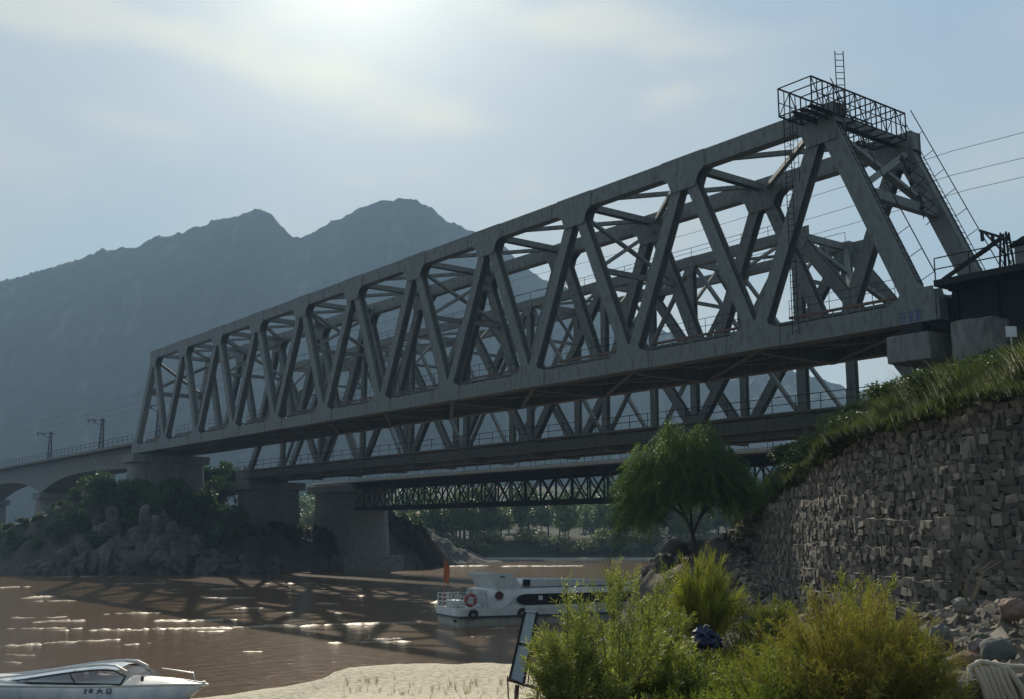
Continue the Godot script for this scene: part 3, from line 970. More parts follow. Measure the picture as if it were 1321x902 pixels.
func make_piers() -> void:
	var W := 7.09
	# main bridge: far pier on the rock, near pier on the grassy bank
	pier("broad stained concrete pier on the rocks, under the grey zigzag bridge", NEAR_END + ALONG * 109.2 + ACROSS * W * 0.5 - Vector3.UP * 0.75, 1.9, 4.6, 9.0, M.concrete)
	var o := thing("bridge_abutment", "concrete bearing block and rounded pier head above the grassy bank", "abutment", NEAR_END - Vector3.UP * 3.3)
	var b := MB.new()
	b.cbox(Vector3.UP * 1.6 + ALONG * 0.5 + ACROSS * 3.5, ALONG * 1.15, ACROSS * 4.15, Vector3.UP * 0.66, 0.05)
	part(o, "bearing_block", b, M.concrete)
	b = MB.new()
	var rows := []
	for i in 2:
		var r := PackedVector3Array()
		for j in 33:
			var w := TAU * j / 32.0
			r.append(-ALONG * 2.6 + ACROSS * 3.3 + ALONG * 1.55 * cos(w) + ACROSS * 4.3 * signf(sin(w)) * pow(absf(sin(w)), 0.6) + Vector3.UP * (2.45 if i == 0 else -3.0))
		rows.append(r)
	b.grid(rows)
	b.cbox(-ALONG * 2.6 + ACROSS * 3.3 + Vector3.UP * 2.5, ALONG * 1.05, ACROSS * 3.6, Vector3.UP * 0.06, 0.03)
	part(o, "rounded_pier", b, M.concrete)
	for s in 2:
		b = MB.new()
		b.cbox(Vector3.UP * 2.52 + ALONG * 0.3 + ACROSS * W * s, ALONG * 0.45, ACROSS * 0.4, Vector3.UP * 0.24, 0.03)
		part(o, "bearing", b, M.black_iron)
	# second and low bridge piers
	var s2 := at(738, 573, 93) + ALONG * 64.6
	pier("tall dark concrete pier by the water under the truss with upright posts", s2 + ACROSS * 2.8 - Vector3.UP * 0.9, 2.6, 3.6, 10.6, M.concrete)
	pier("dark concrete pier hidden behind the grassy bank under the truss with upright posts", s2 - ALONG * 98.0 + ACROSS * 2.8 - Vector3.UP * 0.9, 1.6, 3.4, 10.5, M.concrete)
	var s3 := at(760, 600, 107)
	pier("broad square concrete abutment at the water at the end of the low deck truss", s3 + ALONG * 50.5 + ACROSS * 2.1 - Vector3.UP * 0.32, 5.2, 3.4, 10.6, M.concrete)
	pier("low bridge pier standing in the shade behind the willow tree", s3 - ALONG * 45.0 + ACROSS * 2.1 - Vector3.UP * 4.2, 1.5, 2.6, 6.6, M.concrete)

	# left approach: haunched concrete spans on piers
	var t0 := 111.2
	var v := thing("approach_viaduct", "pale concrete viaduct with haunched spans leading to the grey bridge", "viaduct", NEAR_END)
	var spans := [[t0, 157.0], [157.0, 203.0], [203.0, 249.0]]
	for k in spans.size():
		var a: float = spans[k][0]; var c: float = spans[k][1]
		b = MB.new()
		var poly := []
		for i in 17:
			var u := i / 16.0
			var depth := 2.4 + 2.3 * pow(absf(u * 2.0 - 1.0), 2.2)
			if k == 0 and u < 0.5: depth = 2.4 + 0.7 * pow(absf(u * 2.0 - 1.0), 2.2)
			poly.append([ALONG * lerpf(a, c - 0.05, u), depth])
		for i in 16:   # one slab of the girder after another: side faces, soffit, top
			for s in 2:
				var off := ACROSS * (0.9 if s == 0 else 6.2)
				var p: Vector3 = poly[i][0] + off; var q: Vector3 = poly[i + 1][0] + off
				var up := Vector3.UP * 0.65
				b.quad(p + up, q + up, q + up - Vector3.UP * poly[i + 1][1], p + up - Vector3.UP * poly[i][1], ACROSS * (-1.0 if s == 0 else 1.0))
			var p1: Vector3 = poly[i][0] + ACROSS * 0.9 + Vector3.UP * (0.65 - poly[i][1]); var q1: Vector3 = poly[i + 1][0] + ACROSS * 0.9 + Vector3.UP * (0.65 - poly[i + 1][1])
			b.quad(p1, q1, q1 + ACROSS * 5.3, p1 + ACROSS * 5.3, Vector3.DOWN)
		part(v, "girder", b, M.concrete)
		b = MB.new()
		b.beam(ALONG * a + ACROSS * 3.55 + Vector3.UP * 0.83, ALONG * (c - 0.06) + ACROSS * 3.55 + Vector3.UP * 0.83, 7.6, 0.36)
		part(v, "deck_slab", b, M.concrete)
		railing(v, ALONG * a - ACROSS * 0.2 + Vector3.UP * 1.0, ALONG * c - ACROSS * 0.2 + Vector3.UP * 1.0, 0.95, 2.0, 0.03, M.black_iron)
	pier("round-nosed pale pier on the low bank carrying the haunched viaduct", NEAR_END + ALONG * 157.0 + ACROSS * 3.55 - Vector3.UP * 4.05, 2.0, 2.9, 7.0, M.concrete)
	pier("far pale pier carrying the haunched viaduct beyond the first", NEAR_END + ALONG * 203.0 + ACROSS * 3.55 - Vector3.UP * 4.05, 2.0, 2.9, 8.0, M.concrete)
	var v2 := thing("approach_viaduct", "plain low concrete viaduct behind the haunched one", "viaduct", s2)
	for k in 3:
		b = MB.new()
		b.beam(ALONG * (1.0 + k * 32.0) + ACROSS * 2.8 - Vector3.UP * 0.2, ALONG * (32.9 + k * 32.0) + ACROSS * 2.8 - Vector3.UP * 0.2, 5.0, 2.0)
		part(v2, "girder", b, M.concrete)
		pier("slender pier of the plain low viaduct behind the haunched one", s2 + ALONG * (33.0 + k * 32.0) + ACROSS * 2.8 - Vector3.UP * 1.22, 1.1, 2.2, 8.0, M.concrete, "piers of the plain low viaduct")
	# right approach: deep dark plate girders over the bank
	var g := thing("approach_girder", "deep dark plate girder span with railing running onto the grassy bank", "bridge span", NEAR_END - Vector3.UP * 0.3)
	for s in 2:
		var off := ACROSS * (0.55 if s == 0 else 6.4)
		b = MB.new()
		b.hbeam(off - ALONG * 1.25 - Vector3.UP * 0.2, off - ALONG * 34.0 - Vector3.UP * 0.2, 0.6, 2.9, 0.07, Vector3.UP)
		var web := part(g, "plate_girder", b, M.black_iron)
		for k in 16:
			b = MB.new()
			b.box(off - ALONG * (1.6 + 2.0 * k) - Vector3.UP * 0.2, ALONG * 0.03, ACROSS * 0.24, Vector3.UP * 1.37)
			part(web, "stiffener", b, M.black_iron)
	b = MB.new()
	b.beam(-ALONG * 1.15 + ACROSS * 3.5 + Vector3.UP * 1.42, -ALONG * 34.0 + ACROSS * 3.5 + Vector3.UP * 1.42, 8.6, 0.3)
	part(g, "deck_slab", b, M.black_iron)
	railing(g, -ALONG * 1.2 - ACROSS * 0.7 + Vector3.UP * 1.57, -ALONG * 34.0 - ACROSS * 0.7 + Vector3.UP * 1.57, 1.05, 1.7, 0.032, M.black_iron)
	railing(g, -ALONG * 1.2 + ACROSS * 7.7 + Vector3.UP * 1.57, -ALONG * 34.0 + ACROSS * 7.7 + Vector3.UP * 1.57, 1.05, 1.7, 0.032, M.black_iron)
	b = MB.new()
	b.beam(-ALONG * 1.4 - ACROSS * 0.4 + Vector3.UP * 1.6, -ALONG * 4.4 - ACROSS * 0.4 + Vector3.UP * 3.0, 0.16, 0.16)
	part(g, "stay_bar", b, M.black_iron)

func make_masts() -> void:
	# track-side mast and cabin at the end of the girder span
	var p := NEAR_END - ALONG * 6.0 + Vector3.UP * 1.3
	var hut := thing("track_cabin", "small dark steel cabin with sloped roof standing on the girder span", "cabin", p + ACROSS * 0.3)
	var b := MB.new()
	b.cbox(Vector3.UP * 0.45, ALONG * 1.1, ACROSS * 0.7, Vector3.UP * 0.45, 0.04)
	part(hut, "wall", b, M.steel)
	b = MB.new()
	b.prism([ALONG * 1.3 - ACROSS * 0.9 + Vector3.UP * 0.9, -ALONG * 1.4 - ACROSS * 0.9 + Vector3.UP * 0.9, -ALONG * 1.2 - ACROSS * 0.9 + Vector3.UP * 1.15, -ALONG * 0.2 - ACROSS * 0.9 + Vector3.UP * 1.3, ALONG * 0.6 - ACROSS * 0.9 + Vector3.UP * 1.2], ACROSS * 1.8)
	part(hut, "roof", b, M.black_iron)
	var masts := [[NEAR_END - ALONG * 1.3 + ACROSS * 5.8 + Vector3.UP * 1.27, 3.4, "lattice line mast on the girder span behind the dark cabin"],
		[NEAR_END + ALONG * 122.0 + ACROSS * 6.9 + Vector3.UP * 1.0, 6.4, "slim lattice mast on the haunched viaduct next to the grey bridge"],
		[NEAR_END + ALONG * 147.0 + ACROSS * 6.9 + Vector3.UP * 1.0, 6.4, "lattice mast with cross arm midway along the haunched viaduct"],
		[NEAR_END + ALONG * 176.0 + ACROSS * 6.9 + Vector3.UP * 1.0, 6.4, "hazy lattice mast on the haunched viaduct beyond its first pier"]]
	for m in masts:
		var o := thing("line_mast", m[2], "mast", m[0], "overhead line masts")
		b = MB.new()
		var h: float = m[1]
		var r := 0.06
		for sx: float in [-1.0, 1.0]:
			for sz: float in [-1.0, 1.0]:
				b.tube([ALONG * 0.34 * sx + ACROSS * 0.34 * sz, ALONG * 0.14 * sx + ACROSS * 0.14 * sz + Vector3.UP * h], r, r, 4)
		var n := int(h / 0.65)
		for i in n:
			var w0 := lerpf(0.34, 0.14, float(i) / n); var w1 := lerpf(0.34, 0.14, (i + 1.0) / n)
			var y0 := Vector3.UP * h * i / n; var y1 := Vector3.UP * h * (i + 1.0) / n
			for k in 4:
				var a := [Vector2(-1, -1), Vector2(1, -1), Vector2(1, 1), Vector2(-1, 1)]
				var u: Vector2 = a[k]; var v: Vector2 = a[(k + 1) % 4]
				b.tube([(ALONG * u.x + ACROSS * u.y) * w0 + y0, (ALONG * v.x + ACROSS * v.y) * w1 + y1], r * 0.5, r * 0.5, 4)
		part(o, "lattice_post", b, M.black_iron)
		b = MB.new()
		b.beam(Vector3.UP * (h - 0.3) + ACROSS * 0.5, Vector3.UP * (h - 0.3) - ACROSS * 2.4, 0.1, 0.1)
		b.beam(Vector3.UP * (h - 1.2), Vector3.UP * (h - 0.3) - ACROSS * 2.0, 0.07, 0.07)
		part(o, "cross_arm", b, M.black_iron)
		b = MB.new()
		for k in 2:
			b.tube([Vector3.UP * (h - 0.35) - ACROSS * (1.2 + k), Vector3.UP * (h - 0.8) - ACROSS * (1.2 + k)], 0.09, 0.09, 7)
		part(o, "insulator", b, M.black_iron)
	# wires along the track
	var ws := [[7.9, 3.6, "topmost thin overhead wire over the track of the grey bridge"], [6.6, 3.5, "middle thin overhead wire over the track of the grey bridge"], [6.1, 4.9, "lowest thin overhead wire over the track of the grey bridge"]]
	for w in ws:
		b = MB.new()
		var path := []
		for i in 41:
			var t := -60.0 + i * 6.0
			var sag := 0.35 * (1.0 - pow(absf(fposmod(t, 36.0) / 18.0 - 1.0), 2.0))
			path.append(ALONG * t + ACROSS * float(w[1]) + Vector3.UP * (float(w[0]) + 1.0 - sag))
		b.tube(path, 0.014, 0.014, 4)
		var o := put(self, "overhead_wire", b.mesh(), M.black_iron)
		o.position = NEAR_END
		tag(o, w[2], "wire", "overhead wires")

# ---------------------------------------------------------------- gabion wall and stones
func stone_mesh(seed_: int, rough := 0.22) -> ArrayMesh:
	var g := RandomNumberGenerator.new()
	g.seed = seed_
	var c := []
	for i in 8:
		c.append(Vector3((i & 1) - 0.5, ((i >> 1) & 1) - 0.5, ((i >> 2) & 1) - 0.5) * 0.98 + Vector3(g.randf_range(-1, 1), g.randf_range(-1, 1), g.randf_range(-1, 1)) * rough * 0.8)
	var b := MB.new()
	var faces := [[0, 1, 3, 2], [4, 5, 7, 6], [0, 1, 5, 4], [2, 3, 7, 6], [0, 2, 6, 4], [1, 3, 7, 5]]
	for f in faces:      # each face swells to a low off-centre point
		var m := Vector3.ZERO
		for k in 4: m += c[f[k]] * 0.25
		m += Vector3(g.randf_range(-1, 1), g.randf_range(-1, 1), g.randf_range(-1, 1)) * 0.03 + m.normalized() * g.randf_range(0.01, 0.06)
		for k in 4:
			var p: Vector3 = c[f[k]]; var q: Vector3 = c[f[(k + 1) % 4]]
			b.flat(p, q, m, p + q + m)
	return b.mesh()

func wall_point(s: float) -> Vector3:   # plan of the wall face by depth
	return Vector3(wall_x(-s), 0, -s)

func make_wall() -> void:
	var o := thing("gabion_wall", "grey gabion retaining wall of stacked broken stones below the grassy bank", "retaining wall")
	var kinds := []
	for k in 12: kinds.append(stone_mesh(900 + k, 0.19))
	# face path with even steps
	var path := []
	var s := 12.0
	while s < 49.0:
		path.append(s)
		var p := wall_point(s); var q := wall_point(s + 0.05)
		s += 0.05 / (q - p).length() * 0.1
	var TIER := 0.62
	var all := []
	for r in 38:
		var y := 1.95 + r * 0.165
		var tier := maxf(0.0, floorf((y - 1.9) / TIER) - 1.0)
		var i := 0.0
		while i < path.size() - 1:
			var d: float = path[int(i)]
			var p := wall_point(d); var q := wall_point(minf(d + 0.6, 49.0))
			var tang := (q - p).normalized()
			var inn := Vector3(-tang.z, 0, tang.x)     # into the bank
			if inn.x < 0: inn = -inn
			var top := wall_top(-d) + 0.16 * fine_noise.get_noise_2d(d * 4.0, 2.0)
			var size := rng.randf_range(0.14, 0.32) if rng.randf() < 0.9 else rng.randf_range(0.3, 0.44)
			i += size / 0.1 * 0.84
			if y > top: continue
			var pos := p + inn * (tier * 0.2 + rng.randf_range(-0.03, 0.03)) + Vector3.UP * (y + rng.randf_range(-0.035, 0.035))
			if d > 41.0 and rng.randf() < 0.25: pos -= inn * rng.randf_range(0.0, 0.5)
			var yaw := atan2(-tang.z, tang.x)
			var bas := Basis(Vector3.UP, yaw + rng.randf_range(-.07, .07)) * Basis(Vector3(0, 0, 1), rng.randf_range(-.16, .16)) * Basis(Vector3(1, 0, 0), rng.randf_range(-.07, .07))
			if rng.randf() < 0.08: bas = bas * Basis(Vector3(0, 0, 1), PI / 2)
			bas = bas * Basis.from_scale(Vector3(size * 1.0, rng.randf_range(0.13, 0.215), rng.randf_range(0.24, 0.32)))
			var k := rng.randf()
			all.append([Transform3D(bas, pos), rng.randi() % kinds.size(), k, size / d if d > 17.5 else 0.0])
	# dark filling behind the faces
	var rows := []
	for r in 9:
		var row := PackedVector3Array()
		for j in 60:
			var d := 12.0 + 37.0 * j / 59.0
			var p := wall_point(d); var q := wall_point(minf(d + 0.6, 49.0))
			var tang := (q - p).normalized()
			var inn := Vector3(-tang.z, 0, tang.x)
			if inn.x < 0: inn = -inn
			var y := lerpf(1.5, wall_top(-d) - 0.1, r / 8.0)
			row.append(p + inn * (maxf(0.0, (y - 2.5) / TIER) * 0.2 + 0.06) + Vector3.UP * y)
		rows.append(row)
	var b := MB.new()
	b.grid(rows)
	part(o, "core", b, plain("stone_fill", lin(.115, .104, .088), 0.95))
	# the 300 that show largest are pieces of their own, the rest one mass
	var tones := []
	for k in 6:
		var c := Color(.075, .065, .053).lerp(Color(.21, .185, .15), pow(k / 5.0, 1.3))
		var m := plain("stone_tone", c.linear_to_srgb(), 0.92)
		m.normal_enabled = true; m.normal_texture = M.gabion.normal_texture
		m.uv1_triplanar = true; m.uv1_world_triplanar = true; m.uv1_scale = Vector3(2, 2, 2)
		tones.append(m)
	all.sort_custom(func(a, c): return a[3] > c[3])
	var groups := {}
	for i in all.size():
		var e = all[i]
		if i < 300:
			put(o, "stone", kinds[e[1]], tones[int(pow(e[2], 1.5) * 5.99)]).transform = e[0]
		else:
			if not groups.has(e[1]): groups[e[1]] = [[], []]
			groups[e[1]][0].append(e[0])
			groups[e[1]][1].append(Color(.075, .065, .053).lerp(Color(.21, .185, .15), pow(e[2], 2.0)))
	var rest := Node3D.new()
	rest.name = "stones"
	o.add_child(rest)
	rest.set_meta("kind", "stuff")
	for k in groups:
		scatter(rest, "stone_mass", kinds[k], M.gabion, groups[k][0], groups[k][1])
	# wire along the basket edges
	b = MB.new()
	for t in 8:
		var pth := []
		for j in 40:
			var d := 15.0 + 32.0 * j / 39.0
			var y := 2.5 + t * TIER
			if y > wall_top(-d): break
			var p := wall_point(d); var q := wall_point(minf(d + 0.6, 49.0))
			var tang := (q - p).normalized()
			var inn := Vector3(-tang.z, 0, tang.x)
			if inn.x < 0: inn = -inn
			pth.append(p + inn * (t * 0.2 - 0.28) + Vector3.UP * (y + 0.02 * sin(j * 2.3)))
		if pth.size() > 2: b.tube(pth, 0.006, 0.006, 4)
	part(o, "basket_wire", b, M.black_iron)

func make_rocks() -> void:
	# rubble at the foot of the wall and boulders one can pick out
	var kinds := []
	for k in 6: kinds.append(stone_mesh(1500 + k, 0.18))
	var xf := [[], [], [], [], [], []]; var cl := [[], [], [], [], [], []]
	for i in 8600:
		var z := -rng.randf_range(8.5, 50.0) if i < 5200 else -rng.randf_range(8.6, 21.0)
		if z < -22.0 and rng.randf() < 0.45: continue
		var off := pow(rng.randf(), 1.6) * (4.4 if z > -21.0 else 2.6)
		if z < -40.0: off *= 0.8
		var x := wall_x(z) - off
		if i >= 5200: x = rng.randf_range(0.37, 0.52) * -z
		if x > wall_x(z): continue
		if x < 3.4 and z > -20.0 or z > -9.0: continue
		var s := rng.randf_range(0.06, 0.22) * (1.0 if rng.randf() < 0.94 else 1.5)
		var k := rng.randi() % 6
		xf[k].append(Transform3D(Basis(Vector3(rng.randf() - .5, rng.randf() - .5, rng.randf() - .5).normalized(), rng.randf() * TAU) * Basis.from_scale(Vector3(s * 1.2, s * 0.8, s)), Vector3(x, land(x, z) + s * 0.12, z)))
		cl[k].append(Color(.07, .058, .045).lerp(Color(.24, .205, .16), pow(rng.randf(), 2.0)))
	var o := Node3D.new()
	o.name = "rubble"
	add_child(o)
	tag(o, "loose grey rubble heaped along the foot of the gabion wall", "rubble", "", "stuff")
	for k in 6: scatter(o, "stones", kinds[k], M.gabion, xf[k], cl[k])
	var marks := [   # px, py, depth, width, height, colour, label
		[1287, 841, 13.2, .40, .34, Color(.10, .105, .10), "round dark grey boulder above the rope hank"],
		[1249, 858, 12.6, .34, .30, Color(.15, .10, .065), "brown boulder with a tan top beside the rope hank"],
		[1262, 838, 13.6, .26, .24, Color(.20, .16, .145), "small pinkish boulder between the dark and the brown boulder"],
		[1214, 822, 14.0, .30, .30, Color(.11, .115, .105), "grey green boulder at the edge of the feathery bush"],
		[1266, 828, 14.0, .26, .22, Color(.07, .078, .055), "mossy dark boulder behind the round grey boulder"],
		[1224, 892, 9.8, .60, .34, Color(.13, .13, .12), "wide flat grey slab of rock below the brown boulder"],
		[1308, 786, 17.5, .46, .34, Color(.22, .15, .12), "reddish broken block among the rubble under the wall"],
		[1244, 782, 17.5, .34, .26, Color(.19, .18, .16), "pale angular block lying on the rubble slope"],
		[1335, 884, 11.2, .60, .20, Color(.12, .115, .105), "long dark ledge of rock behind the rope hank"],
		[868, 742, 46.0, 1.3, 1.3, Color(.085, .085, .08), "large dark block at the end of the gabion wall"],
		[896, 728, 46.0, 1.2, 1.0, Color(.10, .098, .09), "dark angular block beneath the willow tree"],
		[858, 760, 44.0, 0.9, 0.8, Color(.07, .07, .066), "low dark block at the water side of the wall end"],
		[925, 735, 42.0, 1.1, 1.0, Color(.12, .115, .105), "squarish grey block leaning on the wall end"]]
	for i in marks.size():
		var m = marks[i]
		var p := at(m[0], m[1], m[2])
		var mt := plain("boulder_tone", (m[5] as Color).linear_to_srgb(), 0.9)
		mt.normal_enabled = true; mt.normal_texture = M.gabion.normal_texture
		mt.uv1_triplanar = true; mt.uv1_world_triplanar = true; mt.uv1_scale = Vector3(1.2, 1.2, 1.2)
		var b := put(self, "boulder", round_rock(300 + i, 0.10 if i in [0, 1, 4] else 0.2), mt)
		b.transform = Transform3D(Basis(Vector3.UP, i * 1.3) * Basis.from_scale(Vector3(m[3], m[4], m[3] * 0.9)), Vector3(p.x, maxf(p.y, land(p.x, p.z) + float(m[4]) * 0.2), p.z))
		tag(b, m[6], "boulder", "boulders")
func make_outcrops() -> void:
	var m: StandardMaterial3D = M.rock
	var g := RandomNumberGenerator.new()
	g.seed = 5
	var blocks := []
	for k in 12: blocks.append(cracked_block(2200 + k))
	var spots := [[108, 722, 3.4, 4.5], [128, 712, 3.0, 5.5], [150, 700, 4.6, 7.0], [172, 712, 4.0, 5.0], [192, 690, 4.4, 8.0], [214, 705, 4.6, 6.5], [232, 700, 4.0, 6.0], [254, 715, 4.4, 4.4], [276, 722, 3.6, 3.2], [300, 726, 3.4, 2.6], [325, 728, 3.0, 2.0], [360, 727, 3.0, 1.8], [84, 728, 3.0, 2.6], [60, 730, 2.6, 2.2], [425, 726, 3.0, 2.2]]
	for i in spots.size():
		var s = spots[i]
		var fx := (float(s[0]) - 660.5) / FOCAL * (130.0 if i < 9 or i in [12, 13] else 138.0)
		var foot := Vector3(fx, 0, -far_shore(fx) + 1.0)
		var o := thing("rock_outcrop", "weathered grey rock outcrop rising from the water below the grey bridge pier" if i < 9 else "low dark rock at the waterline beneath the bridges", "rock", Vector3(foot.x, 0, foot.z - 1.6), "rocks along the far waterline")
		for k in 9:
			var q := put(o, "block", blocks[(i * 9 + k) % blocks.size()], m)
			var up := k / 8.0
			var sx: float = s[2] * g.randf_range(0.5, 0.85) * (1.1 - 0.4 * up)
			q.transform = Transform3D(Basis(Vector3.UP, g.randf() * TAU) * Basis(Vector3.RIGHT, g.randf_range(-.35, .35)) * Basis(Vector3.FORWARD, g.randf_range(-.3, .3)) * Basis.from_scale(Vector3(sx, float(s[3]) * g.randf_range(0.45, 0.75), sx)), Vector3(g.randf_range(-1, 1) * s[2] * 0.45 * (1.1 - up), float(s[3]) * (0.05 + 0.72 * up), g.randf_range(-1, 0.6) * s[2] * 0.4 - up * 1.5))
	var ribs := thing("ribbed_rock", "slanting ribs of dark rock running down to the water beyond the piers", "rock", Vector3(-16.0, 0, -152.0))
	for i in 13:
		var a := at(455 + i * 7.5 + g.randf_range(-3, 3), 652 + maxf(0.0, i - 3.0) * 4.2 + g.randf_range(-3, 3), 153.0 + g.randf_range(-2, 2)) - ribs.position
		var c := at(500 + i * 6.4, 742, 150.0 + i * 1.2) - ribs.position
		var b := MB.new()
		var side := Vector3(.5, .1, 1).normalized()
		var rows := []
		for u in 9:
			var p := a.lerp(c, u / 8.0)
			var r := PackedVector3Array()
			for v in 9:
				var w := TAU * (v % 8) / 8.0
				var k := 1.0 + 0.4 * fine_noise.get_noise_3d(p.x * 9.0 + i * 40.0, p.y * 9.0, w * 20.0)
				r.append(p + Vector3(cos(w) * 0.75 * k, sin(w) * 0.6 * k, 0) + side * cos(w) * 1.2)
			rows.append(r)
		shell(b, rows, func(p: Vector3) -> Vector3: return a + (c - a) * clampf((p - a).dot(c - a) / (c - a).length_squared(), 0, 1))
		part(ribs, "rib", b, m)
func cracked_block(seed_: int) -> ArrayMesh:   # a rough rock body cut by flat cleavage planes
	var g := RandomNumberGenerator.new()
	g.seed = seed_
	var f := FastNoiseLite.new()
	f.seed = seed_; f.frequency = 1.6; f.fractal_octaves = 4
	var cuts := []
	for k in 8: cuts.append([Vector3(g.randfn(), g.randfn() * 0.6, g.randfn()).normalized(), g.randf_range(0.22, 0.40)])
	var P := []
	for i in 19:
		var r := PackedVector3Array()
		var a := PI * i / 18.0
		for j in 29:
			var w := TAU * (j % 28) / 28.0
			var d := Vector3(sin(a) * cos(w), cos(a), sin(a) * sin(w))
			var t := 0.62
			for c in cuts:
				var k: float = d.dot(c[0])
				if k > 0.05: t = minf(t, float(c[1]) / k)
			r.append(d * (t + 0.025 * f.get_noise_3dv(d * 2.0)))
		P.append(r)
	var b := MB.new()
	for i in 18:
		for j in 28:
			b.flat(P[i][j], P[i][j + 1], P[i + 1][j + 1], P[i][j])
			b.flat(P[i][j], P[i + 1][j + 1], P[i + 1][j], P[i][j])
	return b.mesh()
func round_rock(seed_: int, rough: float, fine := 12) -> ArrayMesh:
	var f := FastNoiseLite.new()
	f.seed = seed_; f.frequency = 1.1; f.fractal_octaves = 3 if fine < 20 else 6
	var rows := []
	for i in fine + 1:
		var r := PackedVector3Array()
		var a := PI * i / fine
		for j in fine * 3 / 2 + 1:
			var w := TAU * (j % (fine * 3 / 2)) / (fine * 1.5)
			var d := Vector3(sin(a) * cos(w), cos(a), sin(a) * sin(w))
			var m := maxf(absf(d.x), maxf(absf(d.y), absf(d.z)))
			r.append(d.lerp(d / m * 0.85, 0.3 if fine < 20 else 0.75) * 0.5 * (1.0 + rough * 2.2 * f.get_noise_3dv(d * 1.4)))
		rows.append(r)
	var b := MB.new()
	b.grid(rows)
	return b.mesh()

# ---------------------------------------------------------------- plants
func leaf(b: MB, p: Vector3, d: Vector3, side: Vector3, l: float, w: float) -> void:
	var nn := d.cross(side).normalized()
	var m := p + d * l * 0.45
	var t := p + d * l
	b.tri(p, m + side * w * 0.5 + nn * w * 0.12, t, nn, nn, nn)
	b.tri(p, t, m - side * w * 0.5 + nn * w * 0.12, nn, nn, nn)
func twig_mesh(seed_: int, length: float, count: int, leaf_l: float, leaf_w: float, lift: float, droop := 0.0) -> ArrayMesh:
	var g := RandomNumberGenerator.new()
	g.seed = seed_
	var b := MB.new()
	var p := Vector3.ZERO
	var d := Vector3.UP
	var pts := []
	for i in count:
		pts.append(p)
		var w := i * 2.4 + g.randf() * 0.8
		var o := Vector3(cos(w), 0, sin(w))
		var dir := (o + d * lift + Vector3(g.randf() - .5, g.randf() - .5, g.randf() - .5) * 0.5).normalized()
		leaf(b, p, dir, dir.cross(Vector3(g.randf() - .5, 0.4, g.randf() - .5)).normalized(), leaf_l * g.randf_range(0.7, 1.25), leaf_w * g.randf_range(0.8, 1.2))
		d = (d + Vector3(g.randf() - .5, -droop, g.randf() - .5) * 0.16).normalized()
		p += d * length / count
	leaf(b, p, d, d.cross(Vector3.RIGHT).normalized(), leaf_l, leaf_w)
	for i in range(0, pts.size() - 1, 2):
		var q: Vector3 = pts[mini(i + 2, pts.size() - 1)]
		var sd := (q - pts[i] as Vector3).cross(Vector3(0.3, 0.1, 1)).normalized() * length * 0.006
		b.tri(pts[i] - sd, pts[i] + sd, q, Vector3.FORWARD, Vector3.FORWARD, Vector3.FORWARD)
	return b.mesh()
func frame_to(d: Vector3, spin: float, s: float) -> Basis:
	var y := d.normalized()
	var x := y.cross(Vector3(0.31, 0.2, 0.93)).normalized()
	var bas := Basis(x, y, x.cross(y))
	return (bas * Basis(Vector3.UP, spin)).scaled_local(Vector3(s, s, s))

func shrub(called: String, label: String, base: Vector3, opt: Dictionary) -> Node3D:
	var o := thing(called, label, "shrub" if not opt.has("category") else opt.category, base)
	var g := RandomNumberGenerator.new()
	g.seed = opt.seed
	var st := MB.new()
	var xf := []; var cl := []
	var n: int = opt.stems
	for i in n:
		var w := g.randf() * TAU
		var lean := pow(g.randf(), 0.6)
		var reach: float = opt.spread * lean
		var h: float = opt.height * (1.0 - 0.55 * lean * lean) * g.randf_range(0.72, 1.08)
		if opt.has("wisps") and i < opt.wisps: h = opt.height * g.randf_range(1.1, 1.3); reach *= 0.45
		var foot: Vector3 = Vector3(cos(w), 0, sin(w)) * float(opt.spread) * 0.18 * g.randf()
		var tip := Vector3(cos(w) * reach, h, sin(w) * reach)
		var path := []
		var K := 7
		for k in K + 1:
			var u := k / float(K)
			var p: Vector3 = foot.lerp(tip, u)
			p.y = h * (u * (2.0 - u) * 0.35 + u * 0.65) 
			p += Vector3(g.randf() - .5, 0, g.randf() - .5) * float(opt.height) * 0.045 * u
			path.append(p)
		st.tube(path, opt.get("stem_r", 0.006), 0.0015, 4)
		var m: int = opt.twigs
		for k in m:
			var u: float = pow(g.randf(), 0.75) * (1.0 - float(opt.bare)) + float(opt.bare)
			var a: Vector3 = path[mini(int(u * K), K - 1)]; var c: Vector3 = path[mini(int(u * K) + 1, K)]
			var p := a.lerp(c, fposmod(u * K, 1.0))
			var dir := (c - a).normalized()
			var out := Vector3(g.randf() - .5, g.randf() * 0.5 - 0.1, g.randf() - .5).normalized()
			xf.append(Transform3D(frame_to(dir * opt.rise + out * (1.0 - opt.rise * 0.5), g.randf() * TAU, g.randf_range(0.7, 1.25) * (1.15 - 0.4 * u)), p))
			var tone := pow(g.randf(), 1.3)
			var cc: Color = (opt.dark as Color).lerp(opt.light, tone)
			if opt.has("odd") and g.randf() < opt.odd_share: cc = opt.odd
			cl.append(cc)
	part(o, "stems", st, M.twig).set_meta("kind", "stuff")
	scatter(o, "leaves", opt.mesh, M.leaf, xf, cl)
	return o

